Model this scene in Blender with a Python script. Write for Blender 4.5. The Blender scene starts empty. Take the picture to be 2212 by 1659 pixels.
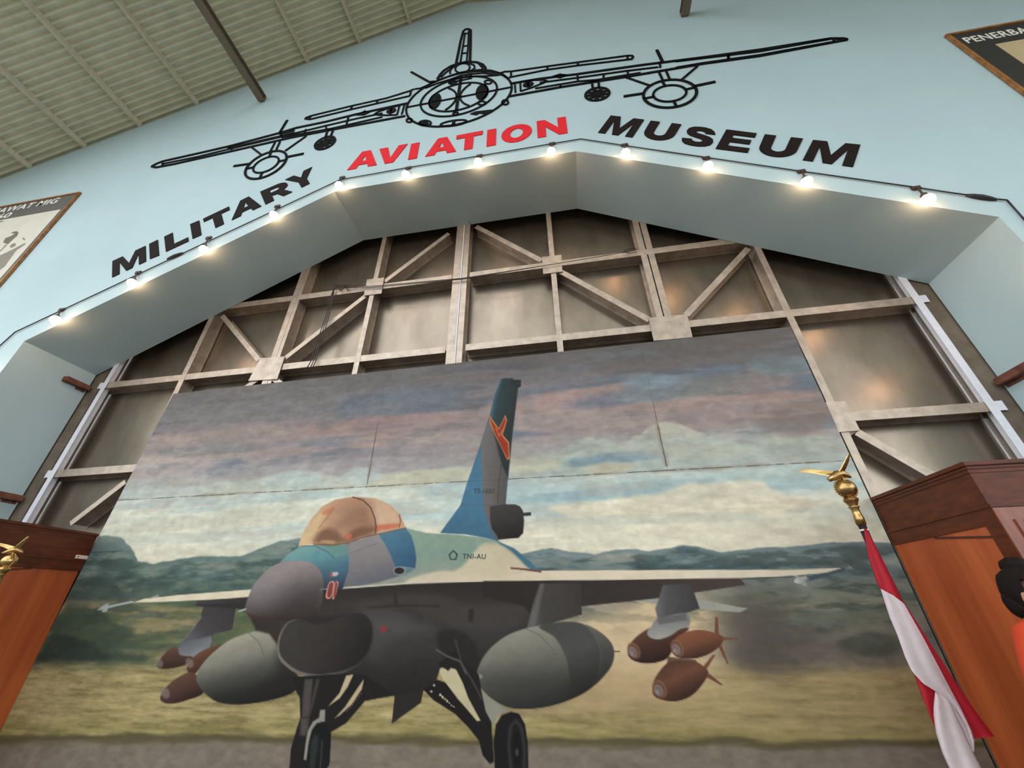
import bpy, bmesh, math, random
import numpy as np
from mathutils import Vector, Matrix

# ------------------------------------------------------------------ camera, world, exposure
scene = bpy.context.scene
COL = scene.collection
EYE = 1.5
FPX = 845.35
RM = np.array([[0.98710467, 0.15963049, -0.01193631],      # image right
               [-0.09021616, 0.4931702, -0.86524227],      # image down
               [-0.13223242, 0.85516154, 0.50121186]])     # view direction
cam_data = bpy.data.cameras.new('camera')
cam_data.sensor_width = 36.0
cam_data.lens = FPX * 36.0 / 2212.0
cam_data.clip_start = 0.02
cam_data.clip_end = 300
cam = bpy.data.objects.new('camera', cam_data)
COL.objects.link(cam)
r, d, fw = (Vector(RM[i]) for i in range(3))
cam.matrix_world = Matrix(((r.x, -d.x, -fw.x, 0), (r.y, -d.y, -fw.y, 0), (r.z, -d.z, -fw.z, EYE), (0, 0, 0, 1)))
scene.camera = cam

world = bpy.data.worlds.new('daylight')
scene.world = world
world.use_nodes = True
bg = world.node_tree.nodes['Background']
bg.inputs['Color'].default_value = (0.90, 0.965, 1.0, 1)
bg.inputs['Strength'].default_value = 2.95
BULB_POWER = 30.0

vs = scene.view_settings
vs.view_transform = 'Standard'
vs.look = 'None'
vs.gamma = 1.0
vs.exposure = 0.0
vs.use_curve_mapping = False

YF, YT = 2.39, 3.07          # front wall face, steel door face


def at(u, v, Y):
    """point of the vertical plane y = Y seen along the drawing coordinates u, v"""
    d = RM.T @ np.array([(u - 1106) / FPX, (v - 829.5) / FPX, 1.0])
    d = d * (Y / d[1])
    return Vector((d[0], Y, d[2] + EYE))


def atx(u, v, X):
    d = RM.T @ np.array([(u - 1106) / FPX, (v - 829.5) / FPX, 1.0])
    d = d * (X / d[0])
    return Vector((X, d[1], d[2] + EYE))


def zoom(x0, y0, s):
    return lambda *pts: [(x0 + p[0] / s, y0 + p[1] / s) for p in pts]


# ------------------------------------------------------------------ materials
MATS = {}


def lin(c):
    c = np.asarray(c, float) / 255.0
    return np.where(c <= 0.04045, c / 12.92, ((c + 0.055) / 1.055) ** 2.4)


def mat(name, rgb, rough=0.6, metal=0.0, noise=0.0, nscale=8.0, bump=0.0, bscale=60.0, stretch=(1, 1, 1), rgb2=None, spec=0.5, emit=None, estr=0.0):
    if name in MATS:
        return MATS[name]
    m = bpy.data.materials.new(name)
    m.use_nodes = True
    nt = m.node_tree
    b = nt.nodes['Principled BSDF']
    c = lin(rgb)
    b.inputs['Base Color'].default_value = (*c, 1)
    b.inputs['Roughness'].default_value = rough
    b.inputs['Metallic'].default_value = metal
    b.inputs['Specular IOR Level'].default_value = spec
    if emit is not None:
        b.inputs['Emission Color'].default_value = (*emit, 1)
        b.inputs['Emission Strength'].default_value = estr
    if noise or rgb2 is not None or bump:
        tc = nt.nodes.new('ShaderNodeTexCoord')
        mp = nt.nodes.new('ShaderNodeMapping')
        mp.inputs['Scale'].default_value = stretch
        nt.links.new(tc.outputs['Object'], mp.inputs['Vector'])
    if noise or rgb2 is not None:
        n = nt.nodes.new('ShaderNodeTexNoise')
        n.inputs['Scale'].default_value = nscale
        n.inputs['Detail'].default_value = 6
        n.inputs['Roughness'].default_value = 0.6
        nt.links.new(mp.outputs['Vector'], n.inputs['Vector'])
        ramp = nt.nodes.new('ShaderNodeValToRGB')
        c2 = lin(rgb2) if rgb2 is not None else c * (1 - noise)
        c1 = c if rgb2 is not None else np.minimum(c * (1 + noise), 1)
        ramp.color_ramp.elements[0].position = 0.32
        ramp.color_ramp.elements[1].position = 0.68
        ramp.color_ramp.elements[0].color = (*c2, 1)
        ramp.color_ramp.elements[1].color = (*c1, 1)
        nt.links.new(n.outputs['Fac'], ramp.inputs['Fac'])
        nt.links.new(ramp.outputs['Color'], b.inputs['Base Color'])
    if bump:
        n2 = nt.nodes.new('ShaderNodeTexNoise')
        n2.inputs['Scale'].default_value = bscale
        n2.inputs['Detail'].default_value = 4
        nt.links.new(mp.outputs['Vector'], n2.inputs['Vector'])
        bn = nt.nodes.new('ShaderNodeBump')
        bn.inputs['Strength'].default_value = bump
        bn.inputs['Distance'].default_value = 0.02
        nt.links.new(n2.outputs['Fac'], bn.inputs['Height'])
        nt.links.new(bn.outputs['Normal'], b.inputs['Normal'])
    MATS[name] = m
    return m


M_WALL = mat('wall_paint', (180, 200, 203), 0.75, noise=0.045, nscale=0.9, bump=0.10, bscale=1.3)
M_FLOOR = mat('floor_concrete', (92, 88, 82), 0.6, noise=0.1, nscale=3)
M_ROOF = mat('roof_sheet', (214, 212, 184), 0.6, noise=0.09, nscale=5)
M_PURLIN = mat('purlin_steel', (206, 194, 172), 0.6, noise=0.1, nscale=14)
M_BEAM = mat('beam_paint', (120, 108, 88), 0.6, noise=0.12, nscale=18)
M_STEEL = mat('door_sheet_steel', (158, 144, 128), 0.30, metal=0.85, rgb2=(130, 117, 103), nscale=3.2, bump=0.12, bscale=2.2, stretch=(1, 1, .45))
M_FRAME = mat('door_frame_steel', (196, 180, 164), 0.45, metal=0.55, rgb2=(164, 149, 134), nscale=11, bump=0.05, bscale=35)
M_DAYLIT = mat('edge_daylight_white', (232, 232, 240), 0.4, metal=0.1, noise=0.05, nscale=25)  # white in place of daylight on door edges and in slits
M_POST = mat('post_concrete', (120, 108, 94), 0.85, rgb2=(92, 80, 68), nscale=5, bump=0.2, bscale=30)
M_BLACK = mat('black_paint', (18, 17, 18), 0.8, noise=0.1, nscale=20, spec=.12)
M_LETTER = mat('letter_dark', (34, 26, 24), 0.8, noise=0.1, nscale=12, spec=.12)
M_RED = mat('letter_red', (226, 44, 52), 0.8, noise=0.06, nscale=14, spec=.15)
M_CABLE = mat('cable_black', (34, 34, 38), 0.6, noise=0.1, nscale=30)
M_SOCKET = mat('socket_bakelite', (70, 50, 42), 0.5, noise=0.1, nscale=30)
M_BULB = mat('bulb_glow', (255, 214, 160), 0.3, emit=(1.0, 0.60, 0.34), estr=BULB_POWER)
M_RUST = mat('rusty_bar', (128, 78, 56), 0.75, rgb2=(86, 52, 40), nscale=20, bump=0.2)
M_WIRE = mat('wire_dark', (52, 42, 36), 0.6, noise=0.15, nscale=30)
M_WOOD = mat('cabinet_wood', (142, 80, 56), 0.34, rgb2=(110, 58, 40), nscale=4, stretch=(6, 6, .5), bump=0.05, bscale=12)
M_WOODD = mat('cabinet_wood_moulding', (100, 48, 24), 0.45, rgb2=(70, 31, 15), nscale=4, stretch=(2, 2, 8), bump=0.05, bscale=12, spec=.25)
M_PANEL = mat('cabinet_panel', (188, 94, 47), 0.45, rgb2=(154, 68, 31), nscale=2.2, stretch=(5, 5, .35), bump=0.03, bscale=9)
M_DKBROWN = mat('cabinet_dark_brown', (74, 30, 18), 0.5, noise=0.1)
M_GOLD = mat('finial_brass', (204, 170, 112), 0.28, metal=0.95, rgb2=(160, 128, 80), nscale=16)
M_POLE = mat('pole_dark', (38, 30, 28), 0.4, noise=0.1, nscale=14)
M_FRED = mat('flag_red', (206, 34, 54), 0.6, noise=0.07, nscale=30, bump=0.1, bscale=300)
M_FWHITE = mat('flag_white', (246, 234, 237), 0.65, noise=0.04, nscale=30, bump=0.1, bscale=300)
M_CORD = mat('cord_white', (226, 222, 214), 0.6, noise=0.04)
M_GILT = mat('frame_gilt', (176, 120, 62), 0.42, rgb2=(120, 78, 38), nscale=20)
M_MATB = mat('poster_black', (42, 38, 36), 0.6, noise=0.1, nscale=6)
M_MATG = mat('poster_charcoal', (92, 86, 80), 0.6, noise=0.06, nscale=6)
M_PAPER = mat('poster_paper', (214, 206, 190), 0.7, noise=0.05, nscale=5)
M_TAN = mat('poster_tan', (196, 172, 132), 0.7, noise=0.05, nscale=5)
M_INK = mat('poster_ink', (136, 126, 112), 0.7, noise=0.08, nscale=8)
M_INKD = mat('poster_ink_dark', (112, 102, 88), 0.7, noise=0.08, nscale=8)
M_WHITE = mat('white_print', (236, 232, 222), 0.6, noise=0.03)
M_TAG = mat('tag_card', (226, 200, 186), 0.7, noise=0.03)
M_SKIN = mat('skin', (176, 128, 108), 0.55, noise=0.05, nscale=12)
M_HAIR = mat('hair_dark', (26, 18, 16), 0.7, noise=0.25, nscale=40, stretch=(1, 1, .2), spec=.15)
M_SHIRT = mat('shirt_orange', (204, 64, 26), 0.75, noise=0.08, nscale=9, bump=0.15, bscale=14)
M_PANTS = mat('trousers_dark', (44, 46, 54), 0.7, noise=0.1)
M_SHOE = mat('shoe_black', (28, 26, 26), 0.45, noise=0.1)
M_COLLAR = mat('collar_green', (58, 60, 42), 0.7, noise=0.1)


# ------------------------------------------------------------------ helpers
def tag(o, label=None, cat=None, group=None, kind=None):
    if label:
        o['label'] = label
    if cat:
        o['category'] = cat
    if group:
        o['group'] = group
    if kind:
        o['kind'] = kind
    return o


def empty(name, loc=(0, 0, 0), parent=None):
    o = bpy.data.objects.new(name, None)
    o.empty_display_size = 0.1
    COL.objects.link(o)
    o.location = loc
    if parent:
        o.parent = parent
    return o


def world_loc(o):
    v = Vector(o.location)
    while o.parent:
        o = o.parent
        v = v + Vector(o.location)
    return v


def link(name, me, m, parent=None, smooth=False):
    """mesh given in world coordinates; children get coordinates local to the parent"""
    if smooth:
        for p in me.polygons:
            p.use_smooth = True
    if isinstance(m, (list, tuple)):
        for k in m:
            me.materials.append(k)
    elif m:
        me.materials.append(m)
    o = bpy.data.objects.new(name, me)
    COL.objects.link(o)
    if parent:
        off = world_loc(parent)
        me.transform(Matrix.Translation(-off))
        o.parent = parent
    return o


def from_bm(name, bm, m, parent=None, smooth=False):
    me = bpy.data.meshes.new(name)
    bmesh.ops.recalc_face_normals(bm, faces=bm.faces)
    bm.to_mesh(me)
    bm.free()
    return link(name, me, m, parent, smooth)


def add_box(bm, lo, hi):
    vs_ = [bm.verts.new((x, y, z)) for z in (lo[2], hi[2]) for y in (lo[1], hi[1]) for x in (lo[0], hi[0])]
    for f in ((0, 2, 3, 1), (4, 5, 7, 6), (0, 1, 5, 4), (2, 6, 7, 3), (0, 4, 6, 2), (1, 3, 7, 5)):
        bm.faces.new([vs_[i] for i in f])
    return vs_


def box(name, lo, hi, m, parent=None, bevel=0.0):
    bm = bmesh.new()
    add_box(bm, lo, hi)
    if bevel:
        bmesh.ops.bevel(bm, geom=bm.edges[:], offset=bevel, segments=2, affect='EDGES')
    return from_bm(name, bm, m, parent)


def add_obox(bm, c, ax, ay, az):
    """box from centre and three half vectors"""
    c, ax, ay, az = Vector(c), Vector(ax), Vector(ay), Vector(az)
    vv = [bm.verts.new(c + sx * ax + sy * ay + sz * az) for sz in (-1, 1) for sy in (-1, 1) for sx in (-1, 1)]
    for f in ((0, 2, 3, 1), (4, 5, 7, 6), (0, 1, 5, 4), (2, 6, 7, 3), (0, 4, 6, 2), (1, 3, 7, 5)):
        bm.faces.new([vv[i] for i in f])


def add_tube(bm, pts, rad, n=8, cap=True):
    pts = [Vector(p) for p in pts]
    rads = rad if isinstance(rad, (list, tuple)) else [rad] * len(pts)
    rings = []
    prev = None
    for i, p in enumerate(pts):
        t = (pts[min(i + 1, len(pts) - 1)] - pts[max(i - 1, 0)]).normalized()
        a = prev if prev is not None else (Vector((0, 0, 1)) if abs(t.z) < 0.9 else Vector((1, 0, 0)))
        a = (a - t * a.dot(t)).normalized()
        prev = a
        b = t.cross(a)
        rings.append([bm.verts.new(p + rads[i] * (math.cos(2 * math.pi * k / n) * a + math.sin(2 * math.pi * k / n) * b)) for k in range(n)])
    for i in range(len(rings) - 1):
        for k in range(n):
            bm.faces.new((rings[i][k], rings[i][(k + 1) % n], rings[i + 1][(k + 1) % n], rings[i + 1][k]))
    if cap:
        bm.faces.new(rings[0][::-1])
        bm.faces.new(rings[-1])


def tube(name, pts, rad, m, parent=None, n=8):
    bm = bmesh.new()
    add_tube(bm, pts, rad, n)
    return from_bm(name, bm, m, parent, True)


def add_lathe(bm, c, prof, n=20):
    rings = [[bm.verts.new((c[0] + rr * math.cos(2 * math.pi * k / n), c[1] + rr * math.sin(2 * math.pi * k / n), c[2] + zz)) for k in range(n)] for rr, zz in prof]
    for i in range(len(rings) - 1):
        for k in range(n):
            bm.faces.new((rings[i][k], rings[i][(k + 1) % n], rings[i + 1][(k + 1) % n], rings[i + 1][k]))
    bm.faces.new(rings[0][::-1])
    bm.faces.new(rings[-1])


def lathe(name, c, prof, m, parent=None, n=20, smooth=True):
    bm = bmesh.new()
    add_lathe(bm, c, prof, n)
    return from_bm(name, bm, m, parent, smooth)


def sheet_from_loops(name, loops, Y, thick, m, parent=None):
    """flat plate in the x-z plane from closed loops (holes by even-odd); front face at y = Y - thick"""
    cu = bpy.data.curves.new('tmp', 'CURVE')
    cu.dimensions = '2D'
    cu.fill_mode = 'BOTH'
    cu.extrude = thick / 2
    for lp in loops:
        sp = cu.splines.new('POLY')
        sp.points.add(len(lp) - 1)
        for i, (x, z) in enumerate(lp):
            sp.points[i].co = (x, z, 0, 1)
        sp.use_cyclic_u = True
    ob = bpy.data.objects.new('tmp', cu)
    COL.objects.link(ob)
    dg = bpy.context.evaluated_depsgraph_get()
    me = bpy.data.meshes.new_from_object(ob.evaluated_get(dg))
    bpy.data.objects.remove(ob)
    bpy.data.curves.remove(cu)
    me.name = name
    me.materials.clear()
    me.transform(Matrix(((1, 0, 0, 0), (0, 0, 1, Y - thick / 2), (0, 1, 0, 0), (0, 0, 0, 1))))
    bm = bmesh.new()
    bm.from_mesh(me)
    bmesh.ops.remove_doubles(bm, verts=bm.verts, dist=1e-5)
    bmesh.ops.recalc_face_normals(bm, faces=bm.faces)
    bm.to_mesh(me)
    bm.free()
    return link(name, me, m, parent)


def add_stroke(bm, pts, w, Y, thick, closed=False):
    """band of width w along a polyline in the x-z plane, front at y = Y - thick"""
    pts = [Vector((p[0], p[1])) for p in pts]
    n = len(pts)
    L, R_ = [], []
    for i in range(n):
        if closed:
            a, b = pts[(i - 1) % n], pts[(i + 1) % n]
            d0, d1 = (pts[i] - a).normalized(), (b - pts[i]).normalized()
        else:
            d1 = (pts[min(i + 1, n - 1)] - pts[i]) if i < n - 1 else (pts[i] - pts[i - 1])
            d0 = (pts[i] - pts[i - 1]) if i > 0 else d1
            d0, d1 = d0.normalized(), d1.normalized()
        n0, n1 = Vector((-d0.y, d0.x)), Vector((-d1.y, d1.x))
        mm = n0 + n1
        mm = mm.normalized() if mm.length > 1e-6 else n0
        k = min(1.0 / max(mm.dot(n0), 0.35), 2.2)
        ww = w[i] if isinstance(w, (list, tuple)) else w
        L.append(pts[i] + mm * ww / 2 * k)
        R_.append(pts[i] - mm * ww / 2 * k)
    y0, y1 = Y - thick, Y
    V = [[bm.verts.new((p.x, y, p.y)) for p in (a, b) for y in (y0, y1)] for a, b in zip(L, R_)]
    rng = range(n) if closed else range(n - 1)
    for i in rng:
        a, b = V[i], V[(i + 1) % n]
        for q in ((0, 2), (2, 3), (3, 1), (1, 0)):
            bm.faces.new((a[q[0]], a[q[1]], b[q[1]], b[q[0]]))
    if not closed:
        bm.faces.new((V[0][0], V[0][1], V[0][3], V[0][2]))
        bm.faces.new((V[-1][0], V[-1][2], V[-1][3], V[-1][1]))


def circle(cx, cz, r1, r2=None, n=40, a0=0.0, a1=2 * math.pi, rot=0.0):
    r2 = r2 or r1
    full = abs(a1 - a0 - 2 * math.pi) < 1e-6
    out = []
    for k in range(n if full else n + 1):
        t = a0 + (a1 - a0) * k / n
        x, z = r1 * math.cos(t), r2 * math.sin(t)
        out.append((cx + x * math.cos(rot) - z * math.sin(rot), cz + x * math.sin(rot) + z * math.cos(rot)))
    return out


def text_mesh(name, body, origin, ex, ez, size, thick, Y, m, parent=None, bold=0.0, shear=0.0, spacing=1.0):
    """built-in font, lying in the plane y = Y; origin, ex, ez in x-z"""
    cu = bpy.data.curves.new('tmp', 'FONT')
    cu.body = body
    cu.size = size
    cu.offset = bold
    cu.shear = shear
    cu.space_character = spacing
    cu.extrude = thick / 2
    cu.resolution_u = 3
    ob = bpy.data.objects.new('tmp', cu)
    COL.objects.link(ob)
    dg = bpy.context.evaluated_depsgraph_get()
    me = bpy.data.meshes.new_from_object(ob.evaluated_get(dg))
    bpy.data.objects.remove(ob)
    bpy.data.curves.remove(cu)
    me.name = name
    me.materials.clear()
    me.transform(Matrix(((ex[0], ez[0], 0, origin[0]), (0, 0, 1, Y - thick / 2), (ex[1], ez[1], 0, origin[1]), (0, 0, 0, 1))))
    return link(name, me, m, parent)


# ------------------------------------------------------------------ the setting
XC = -1.08
jl, jr = at(50, 740, YF), at(2155, 465, YF)
kl, kr = at(722.5, 413.4, YF), at(1244.6, 327.3, YF)
ZJ = (jl.z + jr.z) / 2
ZK = (kl.z + kr.z) / 2
OPEN = [(jl.x, 0.0), (jl.x, ZJ), (kl.x, ZK), (kr.x, ZK), (jr.x, ZJ), (jr.x, 0.0)]
ROOF0, SLOPE = 10.52, 0.414           # ridge height over XC, fall per metre


def roof_z(x):
    return ROOF0 - SLOPE * abs(x - XC)


bm = bmesh.new()
add_box(bm, (-120, -120, -0.2), (120, 60, 0.0))
tag(from_bm('floor', bm, M_FLOOR), kind='structure')

outl = [(-13, 0)] + OPEN + [(11, 0), (11, roof_z(11)), (XC, ROOF0), (-13, roof_z(-13))]
bm = bmesh.new()
fv = [bm.verts.new((x, YF, z)) for x, z in outl]
f = bm.faces.new(fv)
ext = bmesh.ops.extrude_face_region(bm, geom=[f])
for v in ext['geom']:
    if isinstance(v, bmesh.types.BMVert):
        v.co.y = YT
bmesh.ops.triangulate(bm, faces=[q for q in bm.faces if len(q.verts) > 4])
tag(from_bm('wall_front', bm, M_WALL), kind='structure')

# corrugated roof sheets over the hall, two pitches
PER = 0.082
for side in (-1, 1):
    ys = np.arange(0.25 if side < 0 else -4.4, YF + 0.3, PER / 8)  # unseen start of each pitch set to steer sky light onto the wall
    xs = [XC, XC + side * 4.0, XC + side * 8.0, XC + side * (9.3 if side < 0 else 9.8)]  # outer edges cut short to let in sky light from the sides
    verts, faces = [], []
    for y in ys:
        dz = 0.026 * math.sin(2 * math.pi * y / PER)
        for x in xs:
            verts.append((x, y, roof_z(x) + 0.10 + dz))
    n = len(xs)
    for i in range(len(ys) - 1):
        for k in range(n - 1):
            faces.append((i * n + k, i * n + k + 1, (i + 1) * n + k + 1, (i + 1) * n + k))
    me = bpy.data.meshes.new('roof_sheet')
    me.from_pydata(verts, [], faces)
    rf = tag(link('ceiling', me, M_ROOF, None, True), kind='structure')
    if side < 0:
        ceiling = rf
    if side < 0:
        continue         # left back roof left out to let more sky light reach the wall
    bm = bmesh.new()     # unseen back sheet, past a gap opened to let sky light in
    vv = [bm.verts.new((x, y, roof_z(x) + 0.10)) for x, y in ((XC, -7.5), (XC + side * 9.8, -7.5), (XC + side * 9.8, -22), (XC, -22))]
    bm.faces.new(vv)
    from_bm('roof_sheet_back', bm, M_ROOF, rf)

pur_px = [(63, 302), (172, 258), (278, 218), (383, 180), (494, 138), (608, 93), (714, 48)]
pur_x = [at(u, v, YF).x for u, v in pur_px]
stp = (pur_x[-1] - pur_x[0]) / (len(pur_x) - 1)
pur_x = pur_x + [pur_x[-1] + stp, pur_x[-1] + 2 * stp]
for k, x in enumerate(pur_x):
    z = roof_z(x) + 0.085
    bm = bmesh.new()
    add_box(bm, (x - 0.004, -7, z - 0.075), (x + 0.004, YF, z))
    add_box(bm, (x - 0.035, -7, z - 0.083), (x + 0.004, YF, z - 0.075))
    from_bm('purlin', bm, M_PURLIN, ceiling)

# tie beams that run back into the hall
for nm, (u, v), lab in (('tie_beam', (566, 221), 'brown steel beam meeting the wall above the left wing'),
                        ('tie_beam', (1480, 37), 'brown steel beam meeting the wall at the top edge, right of centre')):
    p = at(u, v, YF)
    bm = bmesh.new()
    add_box(bm, (p.x - 0.05, -8, p.z), (p.x + 0.05, YF - 0.02, p.z + 0.012))
    add_box(bm, (p.x - 0.008, -8, p.z + 0.012), (p.x + 0.008, YF - 0.02, p.z + 0.11))
    add_box(bm, (p.x - 0.05, -8, p.z + 0.11), (p.x + 0.05, YF - 0.02, p.z + 0.122))
    root = empty(nm, (p.x, YF, p.z))
    tag(root, lab, 'beam', 'tie beams under the roof')
    from_bm('beam_section', bm, M_BEAM, root)
    box('wall_bracket', (p.x - 0.045, YF - 0.02, p.z + .012), (p.x + 0.045, YF - 0.001, p.z + 0.11), M_BEAM, root)

# concrete posts behind the jambs
for k, (x0, x1) in enumerate(((-5.70, -5.235), (3.10, 3.62))):
    tag(box('trim_%d' % (k + 1), (x0, 3.085, 0), (x1, 3.40, 5.9), M_POST), kind='structure')

tag(box('trim_3', (-5.9, YT + .001, 5.98), (3.8, YT + .30, 6.6), M_POST), kind='structure')  # unseen block added to stop sky light leaking in above the door sheets

# ------------------------------------------------------------------ steel hangar door
YS = YT + 0.145              # sheet
leafL = empty('door_1', (-3.0, YT, 0))
leafR = empty('door_2', (1.0, YT, 0))
tag(leafL, 'left leaf of the riveted steel hangar door behind the mural', 'door', None, 'structure')
tag(leafR, 'right leaf of the riveted steel hangar door behind the mural', 'door', None, 'structure')
slit = [at(1003, 491.5, YT).x, at(982.8, 781.7, YT).x]
XS = sum(slit) / 2
XPL = [-5.22, at(398, 815, YT).x, at(608, 700, YT).x, at(801, 640, YT).x, XS - 0.006]
XPR = [XS + 0.006, at(1203, 650, YT).x, at(1415, 590, YT).x, at(1708, 686, YT).x, 3.08]
for leaf, xs in ((leafL, XPL), (leafR, XPR)):
    for a, b in zip(xs[:-1], xs[1:]):
        ga = 0 if a in (XPL[0], XPR[0]) else 0.0015
        box('sheet_panel', (a + ga, YS, 0.02), (b, YS + 0.004, 5.975), M_STEEL, leaf)


def member(name, p0, p1, w, leaf, y=YT, depth=0.14, m=None, tee=True):
    """rolled section between two points of the door face: front flange, web, back flange"""
    p0, p1 = Vector(p0), Vector(p1)
    ax = (p1 - p0) / 2
    t = ax.normalized()
    side = Vector((-t.z, 0, t.x))
    c = (p0 + p1) / 2
    bm = bmesh.new()
    add_obox(bm, c + Vector((0, y - YT + 0.004, 0)), ax, Vector((0, 0.004, 0)), side * w / 2)
    if tee:
        add_obox(bm, c + Vector((0, y - YT + depth / 2, 0)), ax, Vector((0, depth / 2 - 0.008, 0)), side * 0.003)
        add_obox(bm, c + Vector((0, y - YT + depth - 0.005, 0)), ax, Vector((0, 0.003, 0)), side * w / 2)
    return from_bm(name, bm, m or M_FRAME, leaf)


def mpx(name, a, b, w, leaf, **k):
    return member(name, at(*a, YT), at(*b, YT), w, leaf, **k)


def vpost(name, u, v, w, leaf, z0=0.05, z1=5.95, **k):
    x = at(u, v, YT).x
    return member(name, (x, YT, z0), (x, YT, z1), w, leaf, **k)


ZH1 = at(966, 755, YT).z + 0.005
ZH2 = at(1010, 594, YT).z
ZH4 = at(1848, 898.5, YT).z
xe_l, xe_r = at(212, 836, YT).x, at(2008, 650, YT).x
XSL, XSR = XS - 0.05, XS + 0.05
for z, w in ((ZH1, 0.076), (ZH2, 0.08), (ZH4, 0.076)):
    member('rail', (xe_l, YT + .002, z), (XS - 0.11, YT + .002, z), w, leafL, y=YT + .002)
    member('rail', (XS + 0.10, YT + .002, z), (xe_r, YT + .002, z), w, leafR, y=YT + .002)
vpost('post', 392.5, 820, 0.062, leafL)
vpost('post', 616, 700, 0.062, leafL)
vpost('post', 634, 670, 0.058, leafL, y=YT + .003)
vpost('post', 803, 638, 0.056, leafL)
member('post', (XS - 0.052, YT, 0.05), (XS - 0.052, YT, 5.95), 0.085, leafL)
member('post', (XS + 0.040, YT, 0.05), (XS + 0.040, YT, 5.95), 0.062, leafR)
vpost('post', 1196, 592, 0.056, leafR)
vpost('post', 1401, 590, 0.062, leafR)
vpost('post', 1418, 590, 0.062, leafR, y=YT + .003)
vpost('post', 1708, 686, 0.056, leafR)
# edge angles along the jambs, coloured white for the daylight on them
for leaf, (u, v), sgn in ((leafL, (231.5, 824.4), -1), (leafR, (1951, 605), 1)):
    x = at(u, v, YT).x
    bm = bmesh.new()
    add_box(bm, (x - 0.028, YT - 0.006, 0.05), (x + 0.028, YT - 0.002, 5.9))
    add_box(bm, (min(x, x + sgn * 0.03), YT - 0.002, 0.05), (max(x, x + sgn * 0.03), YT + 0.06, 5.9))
    from_bm('edge_angle', bm, M_DAYLIT, leaf)
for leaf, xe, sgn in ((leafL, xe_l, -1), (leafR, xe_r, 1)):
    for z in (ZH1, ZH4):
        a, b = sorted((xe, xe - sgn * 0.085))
        box('rail_end_daylight', (a, YT - 0.002, z - 0.038), (b, YT + 0.0015, z + 0.038), M_DAYLIT, leaf)  # white plate added to show daylight falling on the rail end
# white strips standing in for daylight through the leaf joint and edge slits
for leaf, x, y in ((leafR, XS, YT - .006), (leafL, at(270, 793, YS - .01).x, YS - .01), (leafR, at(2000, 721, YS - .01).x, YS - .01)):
    box('daylight_strip', (x - .005, y, .05), (x + .005, y + .006, 5.9), M_DAYLIT, leaf)
# diagonals
yd = YT + 0.006
for leaf, a, b, w in ((leafL, (969, 503), (830, 607), 0.056), (leafL, (788, 638.5), (615, 772.5), 0.056),
                      (leafL, (479, 681), (558, 777), 0.056), (leafR, (1028, 488), (1170, 562), 0.06),
                      (leafR, (1212, 586), (1403, 690), 0.062), (leafR, (1482, 680), (1617, 535), 0.06),
                      (leafR, (1852, 932), (2030, 1034), 0.062), (leafL, (269, 1040), (150, 1131), 0.055),
                      (leafL, (560, 815), (530, 836), 0.056), (leafL, (588, 815), (618, 838), 0.056)):
    mpx('diagonal_brace', a, b, w, leaf, y=yd)
for leaf, q in ((leafL, [(562.4, 774), (615.3, 770), (599, 819), (536.6, 823)]), (leafL, [(793, 604), (830, 600), (824, 634), (786, 639)]),
                (leafR, [(1170.9, 555.5), (1212.6, 550.8), (1215, 587), (1173.4, 592)]), (leafR, [(1401, 687), (1484, 679), (1496, 728.6), (1412, 736.5)]),
                (leafR, [(1782.9, 868.8), (1825.7, 866.6), (1857.7, 930), (1812.2, 933.9)])):
    pp = [at(*p, YT - .006) for p in q]
    sheet_from_loops('gusset_plate', [[(p.x, p.z) for p in pp]], YT - 0.001, 0.008, M_FRAME, leaf)

# rusty brackets let into the jambs
for (u, v), sgn, lab, L_ in (((201, 839), 1, 'short rusty bar on the left jamb, upper of two', 0.24), ((48, 1078), 1, 'short rusty bar on the left jamb, lower one above the cabinet', 0.30),
                             ((2157, 826), -1, 'short rusty bar on the right jamb', 0.34)):
    p = at(u, v, YT - 0.01)
    xj = jl.x if sgn > 0 else jr.x
    root = empty('jamb_bar', (xj, YT, p.z))
    tag(root, lab, 'bar', 'rusty bars on the jambs')
    bm = bmesh.new()
    add_box(bm, (min(xj, xj + sgn * 0.06), YT - 0.01 - L_, p.z - 0.028), (max(xj, xj + sgn * 0.06), YT - 0.012, p.z + 0.028))
    bmesh.ops.bevel(bm, geom=bm.edges[:], offset=0.004, segments=1, affect='EDGES')
    from_bm('bar', bm, M_RUST, root)
    box('fixing_plate', (min(xj, xj + sgn * 0.012), YT - 0.01 - L_ * .4, p.z - 0.05), (max(xj, xj + sgn * 0.012), YT - 0.02, p.z - 0.03), M_RUST, root)

# wires on the door
yw = YT - 0.03
w0 = empty('tie_wire', at(725, 622, yw))
tag(w0, 'dark twisted wire stretched across the steel door frame', 'wire')
for dv in (-3, 0, 3):
    tube('strand', [at(722 + dv, 618 + dv, yw), at(800, 620 + dv * .6, yw), at(1000, 602 + dv * .4, yw), at(1200, 570, yw), at(1350, 545, yw), at(1372, 541, yw)], 0.0032, M_WIRE, w0, 6)
rnd = random.Random(4)
tube('knot', [at(725 + k * 3.2, 622 + rnd.uniform(-7, 7), yw + rnd.uniform(-.02, .01)) for k in range(10)], 0.005, M_WIRE, w0, 6)
tube('hook', [at(1345, 546, yw), at(1356, 538, yw), at(1374, 537, yw), at(1376, 544, yw), at(1362, 547, yw), at(1350, 545, yw)], 0.004, M_WIRE, w0, 6)
w1 = empty('hanging_rope', at(722, 622, yw))
tag(w1, 'frayed dark rope hanging down the steel door above the mural', 'rope')
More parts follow.
